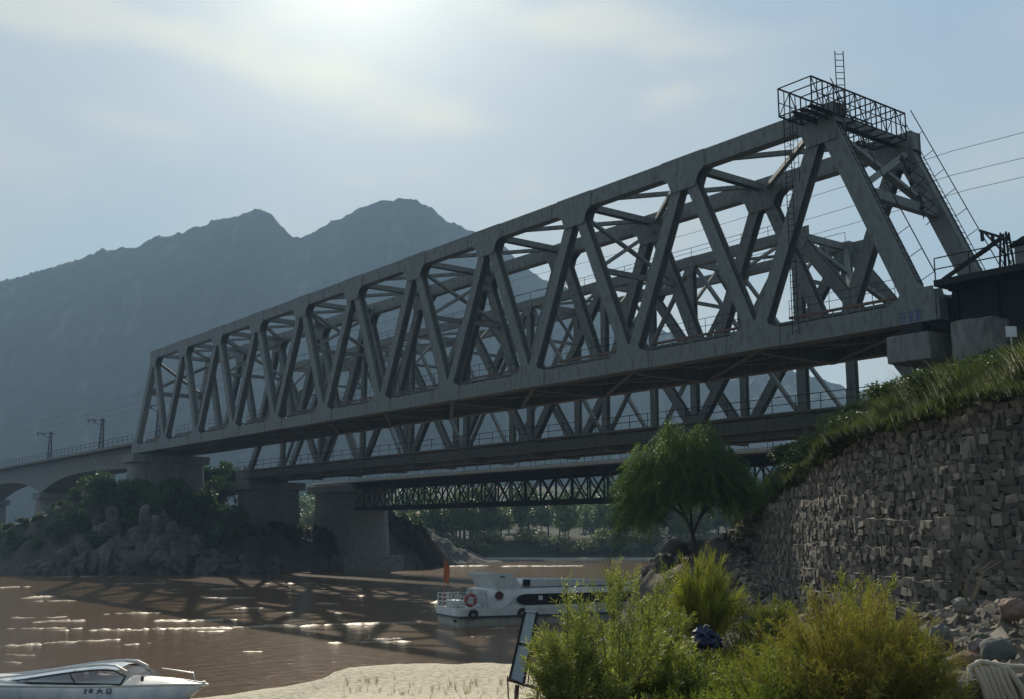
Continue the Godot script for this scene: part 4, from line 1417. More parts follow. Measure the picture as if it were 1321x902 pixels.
func tuft_mesh(seed_: int, blades: int, h: float, w: float, lean: float) -> ArrayMesh:
	var g := RandomNumberGenerator.new()
	g.seed = seed_
	var b := MB.new()
	for i in blades:
		var a := g.randf() * TAU
		var o := Vector3(cos(a), 0, sin(a))
		var s := Vector3(-o.z, 0, o.x) * w * 0.5
		var p := o * g.randf() * h * 0.18
		var hh := h * g.randf_range(0.55, 1.1); var le := lean * g.randf_range(0.2, 1.0) * hh
		var m := p + Vector3.UP * hh * 0.6 + o * le * 0.3
		var t := p + Vector3.UP * hh + o * le
		var nn := (o * 0.9 + Vector3.UP * 0.35).normalized()
		b.tri(p - s, p + s, m + s * 0.8, nn, nn, nn)
		b.tri(p - s, m + s * 0.8, m - s * 0.8, nn, nn, nn)
		b.tri(m - s * 0.8, m + s * 0.8, t, nn, nn, nn)
	return b.mesh()

func make_grass() -> void:
	var kinds := [tuft_mesh(1, 26, 0.42, 0.020, 1.1), tuft_mesh(2, 28, 0.34, 0.022, 1.4), tuft_mesh(3, 22, 0.56, 0.016, 0.9)]
	var xf := [[], [], []]; var cl := [[], [], []]
	for i in 34000:
		var z := -rng.randf_range(15.0, 62.0)
		var x := wall_x(z) + 0.55 + pow(rng.randf(), 1.2) * 20.0
		var y := land(maxf(x, wall_x(z) + 1.31), z)
		if y < 3.0: continue
		var p := Vector3(x, y - 0.03, z)
		if x / -z > 0.54: continue
		var k := rng.randi() % 3
		var near_edge := x - wall_x(z) < 2.0
		var s := rng.randf_range(0.7, 1.35) * (0.55 if near_edge else 1.0)
		if fine_noise.get_noise_2d(x * 4.0, z * 4.0) > 0.12: s *= 1.5
		xf[k].append(Transform3D(Basis(Vector3.UP, rng.randf() * TAU).scaled_local(Vector3(s, s, s)), p))
		var c := Color(.03, .05, .01).lerp(Color(.12, .14, .03), pow(rng.randf(), 1.3))
		if rng.randf() < 0.06: c = Color(.12, .12, .035)
		cl[k].append(c)
	var o := Node3D.new()
	o.name = "bank_grass"
	add_child(o)
	tag(o, "rough tall grass covering the bank above the gabion wall", "grass", "", "stuff")
	for k in 3: scatter(o, "tufts", kinds[k], M.grass, xf[k], cl[k])
	# low bushes standing in the grass
	var bush := thing("bank_bush", "low leafy bush growing in the grass above the gabion wall", "bush", Vector3.ZERO, "bushes on the grassy bank")
	bush.set_meta("base_name", "bank_bush")
	var bm: StandardMaterial3D = M.leaf_far.duplicate()
	bm.albedo_color = lin(.075, .11, .022)
	part(bush, "crown", _cloud(171, 2600, 20, Vector3(0.85, 1.15, 0.8), 0.10), bm).set_meta("kind", "stuff")
	var sb := MB.new()
	for e in 6: sb.tube([Vector3(0, -0.2, 0), Vector3(cos(e * 1.1) * .35, .7, sin(e * 1.1) * .35)], 0.02, 0.008, 5)
	part(bush, "stems", sb, M.bark)
	var first := true
	for i in 90:
		var px := rng.randf_range(1015, 1340)
		var z := -rng.randf_range(27.0, 48.0)
		var x := (px - 660.5) / FOCAL * -z
		if x < wall_x(z) + 2.2: continue
		var b2: Node3D = bush if first else copy_of(bush)
		first = false
		var k := rng.randf_range(0.5, 1.05)
		b2.transform = Transform3D(Basis(Vector3.UP, rng.randf() * TAU).scaled_local(Vector3(k * 1.2, k * 0.85, k * 1.2)), Vector3(x, land(x, z) - 0.15, z))
	# thin weeds over the near ground, and dry stubble on the sand
	xf = [[], [], []]; cl = [[], [], []]
	for i in 9000:
		var z := -rng.randf_range(6.0, 34.0)
		var x := edge_x(z) - 1.5 + rng.randf() * (wall_x(z) - edge_x(z) + 1.0)
		if x > wall_x(z) - 0.4 or x > 7.5 and rng.randf() < 0.7: continue
		if x / -z > 0.375 or x > 3.7 and z > -14.0: continue
		var k := rng.randi() % 3
		var s := rng.randf_range(0.35, 0.9) * (1.0 if z > -15.0 else 0.4)
		xf[k].append(Transform3D(Basis(Vector3.UP, rng.randf() * TAU).scaled_local(Vector3(s, s, s)), Vector3(x, land(x, z) - 0.02, z)))
		cl[k].append(Color(.05, .07, .018).lerp(Color(.14, .15, .045), rng.randf()))
	o = Node3D.new()
	o.name = "weeds"
	add_child(o)
	tag(o, "thin green weeds over the ground between wall and sand", "weeds", "", "stuff")
	for k in 3: scatter(o, "tufts", kinds[k], M.grass, xf[k], cl[k])
	xf = []; cl = []
	for i in 150:
		var p := on_y(rng.randf_range(440, 760), rng.randf_range(872, 915), 0.3)
		var s := rng.randf_range(0.2, 0.55)
		xf.append(Transform3D(Basis(Vector3.UP, rng.randf() * TAU).scaled_local(Vector3(s, s, s)), p - Vector3.UP * 0.12))
		cl.append(Color(.12, .09, .05).lerp(Color(.26, .21, .11), rng.randf()))
	o = Node3D.new()
	o.name = "stubble"
	add_child(o)
	tag(o, "dry brown stubble dotted over the sand bar", "stubble", "", "stuff")
	scatter(o, "tufts", tuft_mesh(9, 7, 0.6, 0.02, 0.8), M.grass, xf, cl)

func make_willow() -> void:
	var base := at(897, 711, 42.0)
	var o := thing("willow_tree", "small drooping willow tree with forked trunk at the wall end", "tree", base)
	var g := RandomNumberGenerator.new()
	g.seed = 61
	var b := MB.new()
	b.tube([Vector3(0, -0.3, 0), Vector3(-0.05, 0.35, 0), Vector3(-0.12, 0.75, 0)], 0.12, 0.085, 8)
	part(o, "trunk", b, M.bark)
	var mains := [[Vector3(-0.12, .7, 0), Vector3(-.45, 1.5, .1), Vector3(-1.0, 2.4, .2), Vector3(-1.7, 3.5, .3)], [Vector3(-0.1, .7, 0), Vector3(-.1, 1.5, -.2), Vector3(-.35, 2.6, -.4), Vector3(-.5, 4.2, -.5)], [Vector3(-0.08, .6, 0), Vector3(.25, 1.4, .1), Vector3(.7, 2.3, .2), Vector3(.9, 3.6, .3)], [Vector3(0.15, 1.2, 0.05), Vector3(.8, 1.9, -.1), Vector3(1.5, 2.5, -.2), Vector3(2.0, 3.0, -.2)], [Vector3(-0.3, 1.2, 0.05), Vector3(-1.1, 1.9, -.3), Vector3(-1.9, 2.6, -.5), Vector3(-2.4, 3.0, -.6)]]
	for m in mains:
		b = MB.new()
		b.tube(m, 0.06, 0.022, 6)
		part(o, "limb", b, M.bark)
	b = MB.new()
	var xf := []; var cl := []
	for i in 2600:
		var w := g.randf() * TAU
		var rr := sqrt(g.randf())
		var ox := cos(w) * rr; var oz := sin(w) * rr
		var lump := 0.8 + 0.95 * fine_noise.get_noise_2d(ox * 22.0 + 7.0, oz * 22.0)
		var cx := -0.35 + ox * 2.35
		var top := 2.95 + 1.95 * sqrt(maxf(0.0, 1.0 - rr * rr)) * lump
		if ox > 0.35: top -= 0.55 * (ox - 0.35)
		var len := g.randf_range(0.4, 1.3)
		var y := top - pow(g.randf(), 1.4) * (1.35 if ox > -0.1 else 1.9)
		if ox < -0.35: y -= g.randf() * (0.35 - 1.3 * (ox + 0.35))
		var p := Vector3(cx, y, oz * 2.3)
		var outd := Vector3(ox, 0, oz)
		xf.append(Transform3D(frame_to(Vector3.DOWN + outd * g.randf_range(0.1, 1.1) + Vector3(g.randf() - .5, g.randf() * .5, g.randf() - .5) * 0.5, g.randf() * TAU, len), p))
		cl.append(Color(.045, .085, .02).lerp(Color(.13, .19, .045), pow(g.randf(), 1.4)))
		if i % 12 == 0:
			var m = mains[i / 12 % 5]
			var q: Vector3 = m[2 + i / 60 % 2]
			b.tube([q, q.lerp(p, 0.6) + Vector3.UP * 0.25, p], 0.02, 0.006, 4)
	for i in 1300:
		var w := g.randf() * TAU
		var rr := sqrt(g.randf()) * 0.9
		var p := Vector3(-0.4 + cos(w) * rr * 2.4, g.randf_range(2.35, 4.1 - 1.2 * rr * rr), sin(w) * rr * 2.2)
		if p.x < -1.2: p.y -= g.randf() * 1.0
		xf.append(Transform3D(frame_to(Vector3.DOWN + Vector3(g.randf() - .5, g.randf() * .4, g.randf() - .5) * 1.2, g.randf() * TAU, g.randf_range(0.5, 1.0)), p))
		cl.append(Color(.045, .085, .02).lerp(Color(.12, .18, .045), pow(g.randf(), 1.4)))
	part(o, "branches", b, M.bark).set_meta("kind", "stuff")
	scatter(o, "leaves", twig_mesh(7, 0.95, 46, 0.15, 0.022, 0.9), M.leaf, xf, cl)

func leaf_cloud(seed_: int, n: int, clumps: int, size: Vector3, leaf_s: float, bottom := 0.15) -> ArrayMesh:
	var g := RandomNumberGenerator.new()
	g.seed = seed_
	var cs := []
	for i in clumps:
		var d := Vector3(g.randfn(), g.randfn(), g.randfn()).normalized() * pow(g.randf(), 0.5) * 0.72
		cs.append([d, g.randf_range(0.22, 0.42)])
	var b := MB.new()
	b.colored = true
	for i in n:
		var c = cs[i % clumps]
		var d := Vector3(g.randfn(), g.randfn(), g.randfn()).normalized()
		var p: Vector3 = (c[0] + d * c[1] * pow(g.randf(), 0.35))
		var q := Vector3(p.x * size.x, (p.y + 1.0) * 0.5 * size.y + bottom * size.y, p.z * size.z)
		var dir := (d + Vector3(g.randf() - .5, g.randf() - .7, g.randf() - .5)).normalized()
		b.col = Color.WHITE * g.randf_range(0.55, 1.2)
		leaf(b, q, dir, dir.cross(Vector3(g.randf() - .5, g.randf(), g.randf() - .5)).normalized(), leaf_s * g.randf_range(0.7, 1.4), leaf_s * 0.75)
	return b.mesh()

func make_trees() -> void:
	var greens := [Color(.12, .18, .055), Color(.18, .21, .06), Color(.10, .15, .055), Color(.2, .21, .08)]
	var protos := []
	var looks := ["round leafy tree with dark green crown on the far bank", "rounded yellow green tree on the far bank", "tall narrow tree with dark crown on the far bank", "low spreading olive bush along the far shingle"]
	var sizes := [Vector3(3.6, 7.5, 3.4), Vector3(3.2, 6.5, 3.2), Vector3(2.0, 9.0, 2.0), Vector3(2.6, 2.6, 2.4)]
	var all := RandomNumberGenerator.new()
	all.seed = 99
	for k in 4:
		var o := thing("far_tree" if k < 3 else "far_bush", looks[k], "tree" if k < 3 else "bush", Vector3.ZERO, "trees on the far bank" if k < 3 else "bushes along the far bank")
		var b := MB.new()
		var h: float = sizes[k].y
		b.tube([Vector3(0, -0.5, 0), Vector3(.1, h * .3, 0), Vector3(0, h * .75, .1)], 0.2 if k < 3 else 0.08, 0.05, 6)
		for e in 4:
			b.tube([Vector3(0, h * (.3 + .08 * e), 0), Vector3(cos(e * 1.7) * sizes[k].x * .5, h * (.5 + .09 * e), sin(e * 1.7) * sizes[k].z * .5)], 0.09 if k < 3 else 0.04, 0.03, 5)
		part(o, "trunk", b, M.bark)
		var m: StandardMaterial3D = M.leaf_far.duplicate()
		m.albedo_color = (greens[k] as Color).linear_to_srgb()
		part(o, "crown", MB.new() if false else _cloud(50 + k, 1700 if k < 3 else 700, 16, sizes[k], 0.42 if k < 3 else 0.3), m).set_meta("kind", "stuff")
		o.set_meta("base_name", "far_tree" if k < 3 else "far_bush")
		protos.append(o)
	var taken := {}
	for i in 170:
		var px := all.randf_range(535, 1000) if i < 62 or i >= 140 else all.randf_range(395, 1000)
		var depth := all.randf_range(203, 226) if i < 62 else all.randf_range(228, 330)
		var k: int = [0, 1, 2, 0, 1, 0][all.randi() % 6]
		if i >= 140:
			k = 3; depth = all.randf_range(199.5, 203)
		var x := (px - 660.5) / FOCAL * depth
		var dz: float = depth - (194.0 + 0.05 * (x - 10.0) + maxf(0.0, -6.0 - x) * 0.4)
		if dz < 4.5: continue
		var y := -0.5 + 0.95 + 3.2 * smoothstep(5.0, 11.0, dz) + 22.0 * smoothstep(50.0, 330.0, dz) - 0.4
		var o: Node3D = protos[k] if not taken.has(k) else copy_of(protos[k])
		taken[k] = true
		var s := all.randf_range(0.85, 1.5)
		o.transform = Transform3D(Basis(Vector3.UP, all.randf() * TAU).scaled_local(Vector3(s, s * all.randf_range(.85, 1.15), s)), Vector3(x, y, -depth))
	# shrubs rooted on the rocks of the pier island
	var sp := thing("rock_shrub", "dark leafy shrub growing on the rocky bank beneath the bridges", "shrub", Vector3.ZERO, "shrubs on the rocky bank")
	var sm: StandardMaterial3D = M.leaf_far.duplicate()
	sm.albedo_color = lin(.075, .12, .035)
	part(sp, "crown", _cloud(71, 1500, 14, Vector3(1.9, 2.9, 1.8), 0.3), sm).set_meta("kind", "stuff")
	var b2 := MB.new()
	for e in 5: b2.tube([Vector3(0, -0.4, 0), Vector3(cos(e * 1.3) * .8, 1.8, sin(e * 1.3) * .8)], 0.05, 0.02, 5)
	part(sp, "stems", b2, M.bark)
	sp.set_meta("base_name", "rock_shrub")
	var first := true
	for i in 215:
		var x := all.randf_range(-78.0, -20.0)
		var z := -(far_shore(x) + all.randf_range(1.5, 12.0))
		var h := island(x, z)
		if h < 1.6: continue
		var o: Node3D = sp if first else copy_of(sp)
		first = false
		var k := all.randf_range(0.55, 1.3) * (0.35 if x < -53.0 else 0.62 if x > -34.0 else 1.0)
		o.transform = Transform3D(Basis(Vector3.UP, all.randf() * TAU).scaled_local(Vector3(k, k * all.randf_range(.7, 1.1), k)), Vector3(x, h - 0.5 * k, z))
	var spots := [[128, 632, 1.5], [142, 650, 1.5], [160, 640, 1.2], [185, 640, 1.1], [205, 655, .9], [225, 640, 1.2], [245, 650, 1.1], [262, 655, 1.2], [280, 640, 1.5], [290, 612, 1.6], [270, 610, 1.4], [305, 620, 1.3], [62, 694, .4], [30, 696, .4], [12, 697, .4], [150, 670, 1.1], [172, 668, .9], [240, 672, .9], [20, 708, .5], [50, 710, .5], [75, 706, .6], [540, 690, .9], [522, 672, .9]]
	for s in spots:
		var best := -150.0
		var r := ray(s[0], s[1])
		for q in 90:     # walk the sight line until it meets the bank
			var dd := 126.0 + q * 0.7
			var p := EYE + r * (dd / -r.z)
			if island(p.x, p.z) > p.y - 1.4 * float(s[2]):
				best = p.z
				break
		var w := EYE + r * (best / r.z)
		var o: Node3D = sp if first else copy_of(sp)
		first = false
		var k: float = s[2]
		o.transform = Transform3D(Basis(Vector3.UP, all.randf() * TAU).scaled_local(Vector3(k, k * all.randf_range(.85, 1.1), k)), Vector3(w.x, maxf(island(w.x, w.z), w.y - 2.0 * k) - 0.15, w.z))
func _cloud(seed_: int, n: int, clumps: int, size: Vector3, leaf_s: float) -> MB:
	var b := MB.new()
	var m := leaf_cloud(seed_, n, clumps, size, leaf_s)
	var a := m.surface_get_arrays(0)
	b.v = a[Mesh.ARRAY_VERTEX]; b.n = a[Mesh.ARRAY_NORMAL]; b.c = a[Mesh.ARRAY_COLOR]
	return b

func make_near_plants() -> void:
	var willow_twig := twig_mesh(21, 0.20, 15, 0.058, 0.011, 1.1, 0.3)
	var fine_twig := twig_mesh(22, 0.13, 34, 0.017, 0.0032, 1.5, 0.5)
	var weed_twig := twig_mesh(23, 0.14, 12, 0.045, 0.012, 0.9, 0.4)
	var blade_twig := twig_mesh(24, 0.30, 9, 0.16, 0.009, 2.6)
	var foot := func(px: float, depth: float) -> Vector3:
		var x := (px - 660.5) / FOCAL * depth
		return Vector3(x, land(x, -depth) - 0.02, -depth)
	shrub("willow_shrub", "pale leafy willow shrub with upright wisps in front of the white tour boat", foot.call(795, 9.6), {"seed": 1, "stems": 40, "height": 1.0, "spread": 0.8, "twigs": 22, "bare": 0.12, "rise": 0.9, "wisps": 7, "mesh": willow_twig, "dark": Color(0.126, 0.151, 0.041), "light": Color(0.420, 0.434, 0.141)})
	shrub("willow_shrub", "smaller pale willow shrub half behind the tilted panel", foot.call(735, 9.0), {"seed": 2, "stems": 22, "height": 0.92, "spread": 0.42, "twigs": 30, "bare": 0.12, "rise": 0.9, "wisps": 2, "mesh": willow_twig, "dark": Color(0.126, 0.151, 0.041), "light": Color(0.420, 0.415, 0.141)})
	shrub("willow_shrub", "pale willow shrub next to the driftwood litter", foot.call(840, 11.0), {"seed": 3, "stems": 26, "height": 0.95, "spread": 0.5, "twigs": 30, "bare": 0.15, "rise": 0.9, "wisps": 3, "mesh": willow_twig, "dark": Color(0.116, 0.142, 0.041), "light": Color(0.357, 0.377, 0.117)})
	shrub("feathery_bush", "big feathery olive bush in front of the gabion wall", foot.call(1085, 8.6), {"seed": 4, "stems": 260, "height": 1.16, "spread": 0.94, "twigs": 40, "bare": 0.10, "rise": 0.95, "mesh": fine_twig, "stem_r": 0.004, "dark": Color(0.148, 0.151, 0.023), "light": Color(0.399, 0.358, 0.059), "odd": Color(0.274, 0.160, 0.049), "odd_share": 0.22})
	shrub("feathery_bush", "leafy crest of a feathery bush rising behind the big olive bush", foot.call(1105, 9.6), {"seed": 5, "stems": 40, "height": 1.34, "spread": 0.42, "twigs": 30, "bare": 0.3, "rise": 1.2, "mesh": weed_twig, "stem_r": 0.004, "dark": Color(0.126, 0.142, 0.026), "light": Color(0.357, 0.358, 0.083)})
	shrub("feathery_bush", "green feathery bush between the willow shrub and the big olive bush", foot.call(985, 8.4), {"seed": 6, "stems": 110, "height": 0.80, "spread": 0.62, "twigs": 32, "bare": 0.10, "rise": 0.95, "mesh": fine_twig, "stem_r": 0.004, "dark": Color(0.116, 0.151, 0.023), "light": Color(0.357, 0.395, 0.067)})
	shrub("reed_clump", "clump of upright yellow green reeds behind the blue bag", foot.call(903, 15.5), {"seed": 7, "stems": 80, "height": 1.15, "spread": 0.52, "twigs": 14, "bare": 0.05, "rise": 1.8, "mesh": blade_twig, "stem_r": 0.004, "dark": Color(0.126, 0.151, 0.030), "light": Color(0.399, 0.377, 0.083), "category": "reeds"})
	shrub("leafy_weed", "low bright green weed patch below the blue bag", foot.call(905, 8.6), {"seed": 8, "stems": 70, "height": 0.42, "spread": 0.62, "twigs": 24, "bare": 0.05, "rise": 0.9, "mesh": weed_twig, "stem_r": 0.003, "dark": Color(0.126, 0.160, 0.026), "light": Color(0.378, 0.415, 0.083), "category": "weed"})
	shrub("leafy_weed", "low leafy weed patch under the pale willow shrub", foot.call(815, 8.2), {"seed": 9, "stems": 60, "height": 0.40, "spread": 0.55, "twigs": 22, "bare": 0.05, "rise": 0.9, "mesh": weed_twig, "stem_r": 0.003, "dark": Color(0.104, 0.133, 0.030), "light": Color(0.315, 0.339, 0.083), "category": "weed"})
	shrub("leafy_weed", "low scrubby weed at the foot of the gabion wall beside the reeds", foot.call(985, 15.0), {"seed": 10, "stems": 60, "height": 0.75, "spread": 0.65, "twigs": 22, "bare": 0.05, "rise": 1.1, "mesh": weed_twig, "stem_r": 0.004, "dark": Color(0.104, 0.122, 0.033), "light": Color(0.294, 0.282, 0.092), "category": "weed"})
	shrub("feathery_bush", "outer flank of feathery olive growth beside the grey green boulder", foot.call(1165, 8.4), {"seed": 11, "stems": 70, "height": 0.92, "spread": 0.40, "twigs": 32, "bare": 0.10, "rise": 0.95, "mesh": fine_twig, "stem_r": 0.004, "dark": Color(0.136, 0.151, 0.023), "light": Color(0.357, 0.339, 0.059)})
	shrub("leafy_weed", "rank green weeds between the blue bag and the willow shrub", foot.call(870, 9.6), {"seed": 12, "stems": 70, "height": 0.55, "spread": 0.6, "twigs": 22, "bare": 0.05, "rise": 1.0, "mesh": weed_twig, "stem_r": 0.003, "dark": Color(.09, .12, .03), "light": Color(.26, .29, .08), "category": "weed"})
	shrub("leafy_weed", "rank green weeds in front of the feathery bushes", foot.call(960, 7.9), {"seed": 13, "stems": 70, "height": 0.45, "spread": 0.6, "twigs": 22, "bare": 0.05, "rise": 1.0, "mesh": weed_twig, "stem_r": 0.003, "dark": Color(.09, .12, .025), "light": Color(.27, .30, .07), "category": "weed"})
	# dry bare twigs on the rubble
	var o := thing("dry_branch", "bare dry twigs sticking out of the rubble slope", "branch", at(1250, 765, 17.0))
	var b := MB.new()
	for i in 14:
		var w := rng.randf_range(-1.2, 1.2)
		var q := Vector3(sin(w) * .5, rng.randf_range(.15, .55), rng.randf_range(-.2, .3))
		b.tube([Vector3(0, -0.2, 0), q * 0.5 + Vector3(0, .08, 0), q], 0.005, 0.002, 4)
		b.tube([q * 0.5 + Vector3(0, .08, 0), q * 0.8 + Vector3(.12, .1, 0)], 0.004, 0.002, 4)
	part(o, "twigs", b, M.twig).set_meta("kind", "stuff")

# ---------------------------------------------------------------- boats
func ring(b: MB, c: Vector3, axis: Vector3, R: float, r: float, n := 20, m := 8, from := 0.0, to := TAU) -> void:
	var u := axis.cross(Vector3(0.21, 0.94, 0.27)).normalized()
	var w := axis.cross(u).normalized()
	var rows := []
	for i in n + 1:
		var a := lerpf(from, to, float(i) / n)
		var o := u * cos(a) + w * sin(a)
		var row := PackedVector3Array()
		for j in m + 1:
			var q := TAU * j / m
			row.append(c + o * (R + r * cos(q)) + axis * r * sin(q))
		rows.append(row)
	# put the faces the right way out
	var t := MB.new()
	t.grid(rows)
	for i in range(0, t.v.size(), 3):
		var mid := (t.v[i] + t.v[i + 1] + t.v[i + 2]) / 3.0 - c
		var flat_ := (mid - axis * mid.dot(axis)).normalized() * R
		var out := (mid - flat_).normalized()
		var s := 1.0 if (t.n[i] + t.n[i + 1] + t.n[i + 2]).dot(out) > 0.0 else -1.0
		b.tri(t.v[i], t.v[i + 1], t.v[i + 2], t.n[i] * s, t.n[i + 1] * s, t.n[i + 2] * s)
func shell(b: MB, rows: Array, centre_of: Callable) -> void:   # smooth skin over rings of points, faces turned away from the middle line
	var t := MB.new()
	t.grid(rows)
	for i in range(0, t.v.size(), 3):
		var mid := (t.v[i] + t.v[i + 1] + t.v[i + 2]) / 3.0
		var out: Vector3 = mid - centre_of.call(mid)
		var s := 1.0 if (t.n[i] + t.n[i + 1] + t.n[i + 2]).dot(out) > 0.0 else -1.0
		b.tri(t.v[i], t.v[i + 1], t.v[i + 2], t.n[i] * s, t.n[i + 1] * s, t.n[i + 2] * s)

func make_tour_boat() -> void:
	# local x from the open blunt end back along the boat, z from the viewer's side across, y from the waterline
	var corner := on_y(592, 809.5, 0.0)
	var o := thing("tour_boat", "white tour boat with railed open deck and long dark windows", "boat", corner)
	o.rotation.y = 0.46
	o.scale = Vector3(1, 0.88, 1)
	var Lb := 13.5; var Wb := 3.3
	var c0 := func(p: Vector3) -> Vector3: return Vector3(clampf(p.x, 0.3, Lb - 0.3), 0.3, -Wb * 0.5)
	# lower and upper hull with a dark rubbing strip between them
	for k in 3:
		var y0: float = [-0.25, 0.50, 0.46][k]; var y1: float = [0.48, 0.95, 0.56][k]
		var g := 0.0 if k < 2 else 0.045
		var rows := []
		for yy: float in [y0, y1]:
			var inset := (0.10 * (1.0 - yy) if k == 0 else 0.0) - g
			var r := PackedVector3Array()
			for p: Vector2 in [Vector2(0.12, 0.10), Vector2(0.0, 0.25), Vector2(0.0, 1.6), Vector2(0.0, 3.05), Vector2(0.12, 3.2), Vector2(0.4, 3.3), Vector2(6.0, 3.3), Vector2(12.0, 3.1), Vector2(13.5, 2.4), Vector2(13.5, 0.9), Vector2(12.0, 0.2), Vector2(6.0, 0.0), Vector2(0.4, 0.0), Vector2(0.12, 0.10)]:
				var q := Vector2(lerpf(p.x, Lb * 0.5, inset / Lb * 2.0), lerpf(p.y, Wb * 0.5, inset / Wb * 2.0))
				r.append(Vector3(q.x, yy + 0.10 * smoothstep(4.0, 0.0, q.x) * (1.0 if k == 1 and yy > 0.9 else 0.35), -q.y))
			rows.append(r)
		var b := MB.new()
		shell(b, rows, c0)
		part(o, ["lower_hull", "upper_hull", "rubbing_strake"][k], b, [M.hull_low, M.white, M.navy][k])
	var b := MB.new()
	b.box(Vector3(Lb * 0.5, 0.93, -Wb * 0.5), Vector3(Lb * 0.49, 0, 0), Vector3(0, 0.03, 0), Vector3(0, 0, Wb * 0.47))
	part(o, "deck", b, M.white)
	# open deck railing
	var rail := Node3D.new()
	rail.name = "deck_railing"
	o.add_child(rail)
	var corners := [Vector3(1.5, 0.98, -0.12), Vector3(0.14, 1.02, -0.16), Vector3(0.14, 1.02, -3.14), Vector3(1.9, 0.98, -3.18)]
	for k in 3:
		b = MB.new()
		var a: Vector3 = corners[k]; var e: Vector3 = corners[k + 1]
		for y: float in [0.28, 0.52, 0.76]:
			b.tube([a + Vector3.UP * y, e + Vector3.UP * y], 0.024, 0.024, 6)
		part(rail, "bar", b, M.chrome)
		var n := 3 if k != 1 else 5
		for i in n:
			b = MB.new()
			var p := a.lerp(e, float(i) / n)
			b.tube([p, p + Vector3.UP * 0.8], 0.03, 0.03, 6)
			part(rail, "post", b, M.white)
	b = MB.new()   # benches on the open deck
	b.cbox(Vector3(0.75, 1.18, -2.2), Vector3(0.35, 0, 0), Vector3(0, 0.2, 0), Vector3(0, 0, 0.5), 0.03)
	b.cbox(Vector3(1.35, 1.08, -1.0), Vector3(0.2, 0, 0), Vector3(0, 0.1, 0), Vector3(0, 0, 0.4), 0.03)
	part(o, "deck_bench", b, M.white)
	# cabin: long house with raked front, rounded roof edge
	var rows := []
	var prof := [[1.75, 0.95], [1.75, 2.05], [3.3, 2.12], [7.0, 2.15], [12.0, 2.05], [12.9, 1.7], [13.0, 0.95]]
	for p in prof:
		var r := PackedVector3Array()
		for q: Vector2 in [Vector2(0.16, 0.0), Vector2(0.22, 0.55), Vector2(0.32, 0.86), Vector2(0.6, 1.0), Vector2(1.65, 1.05), Vector2(2.7, 1.0), Vector2(2.98, 0.86), Vector2(3.08, 0.55), Vector2(3.14, 0.0)]:
			r.append(Vector3(p[0], 0.95 + (p[1] - 0.95) * q.y, -q.x))
		rows.append(r)
	b = MB.new()
	shell(b, rows, func(p: Vector3) -> Vector3: return Vector3(p.x * 0.2 + 5.6, 1.2, -1.65))
	b.quad(Vector3(1.75, 0.95, -0.16), Vector3(1.75, 2.0, -0.4), Vector3(1.75, 2.0, -2.9), Vector3(1.75, 0.95, -3.14), Vector3.LEFT)
	part(o, "cabin", b, M.white)
	for s in 2:   # windows on both sides: one long dark pane with rounded front, divided by bars
		var zz := -0.155 if s == 0 else -3.145
		var f := 1.0 if s == 0 else -1.0
		var poly := []
		for i in 9:
			var a := PI * 0.5 + PI * i / 8.0
			poly.append(Vector3(3.95 + 0.62 * cos(a), 1.44 + 0.32 * sin(a), zz - f * 0.03))
		poly.append(Vector3(12.2, 1.14, zz - f * 0.03))
		poly.append(Vector3(12.2, 1.74, zz - f * 0.03))
		b = MB.new()
		b.prism(poly, Vector3(0, 0, 0.045 * f))
		var win := part(o, "window", b, M.glass_dark)
		for k in 5:
			b = MB.new()
			b.box(Vector3(5.3 + k * 1.45, 1.44, zz + f * 0.03), Vector3(0.035, 0, 0), Vector3(0, 0.32, 0), Vector3(0, 0, 0.02))
			part(win, "window_bar", b, M.navy)
		b = MB.new()
		b.box(Vector3(4.75, 1.52, zz + f * 0.02), Vector3(0.12, 0, 0), Vector3(0, 0.13, 0), Vector3(0, 0, 0.008))
		part(win, "notice", b, M.white)
	# swept upper fairing with an emblem, black box and pale roof canopy
	b = MB.new()
	b.prism([Vector3(2.35, 2.05, -0.35), Vector3(1.75, 2.95, -0.35), Vector3(1.9, 3.0, -0.35), Vector3(3.15, 2.98, -0.35), Vector3(3.3, 2.9, -0.35), Vector3(3.75, 2.12, -0.35)], Vector3(0, 0, -0.10))
	b.prism([Vector3(2.35, 2.05, -2.95), Vector3(1.75, 2.95, -2.95), Vector3(1.9, 3.0, -2.95), Vector3(3.15, 2.98, -2.95), Vector3(3.3, 2.9, -2.95), Vector3(3.75, 2.12, -2.95)], Vector3(0, 0, 0.10))
	b.prism([Vector3(1.8, 2.93, -0.45), Vector3(2.4, 2.04, -0.45), Vector3(2.48, 2.04, -0.45), Vector3(1.92, 2.96, -0.45)], Vector3(0, 0, -2.4))
	var fairing := part(o, "upper_fairing", b, M.white)
	b = MB.new()
	for k: float in [-1.0, 0.0, 1.0]:
		b.box(Vector3(2.62 + k * 0.09, 2.80 - absf(k) * 0.03, -0.345), Vector3(0.06, 0.02 - absf(k) * 0.03, 0), Vector3(-0.008, 0.035, 0), Vector3(0, 0, 0.006))
	part(fairing, "emblem", b, M.navy)
	b = MB.new()
	b.prism([Vector3(3.75, 2.16, -0.5), Vector3(3.9, 2.62, -0.5), Vector3(8.5, 2.48, -0.5), Vector3(11.0, 2.3, -0.5), Vector3(11.2, 2.16, -0.5)], Vector3(0, 0, -2.3))
	part(o, "roof_canopy", b, M.white)
	b = MB.new()
	b.box(Vector3(4.1, 2.4, -0.47), Vector3(0.2, 0, 0), Vector3(0, 0.19, 0), Vector3(0, 0, 0.02))
	part(o, "roof_window", b, M.glass_dark)
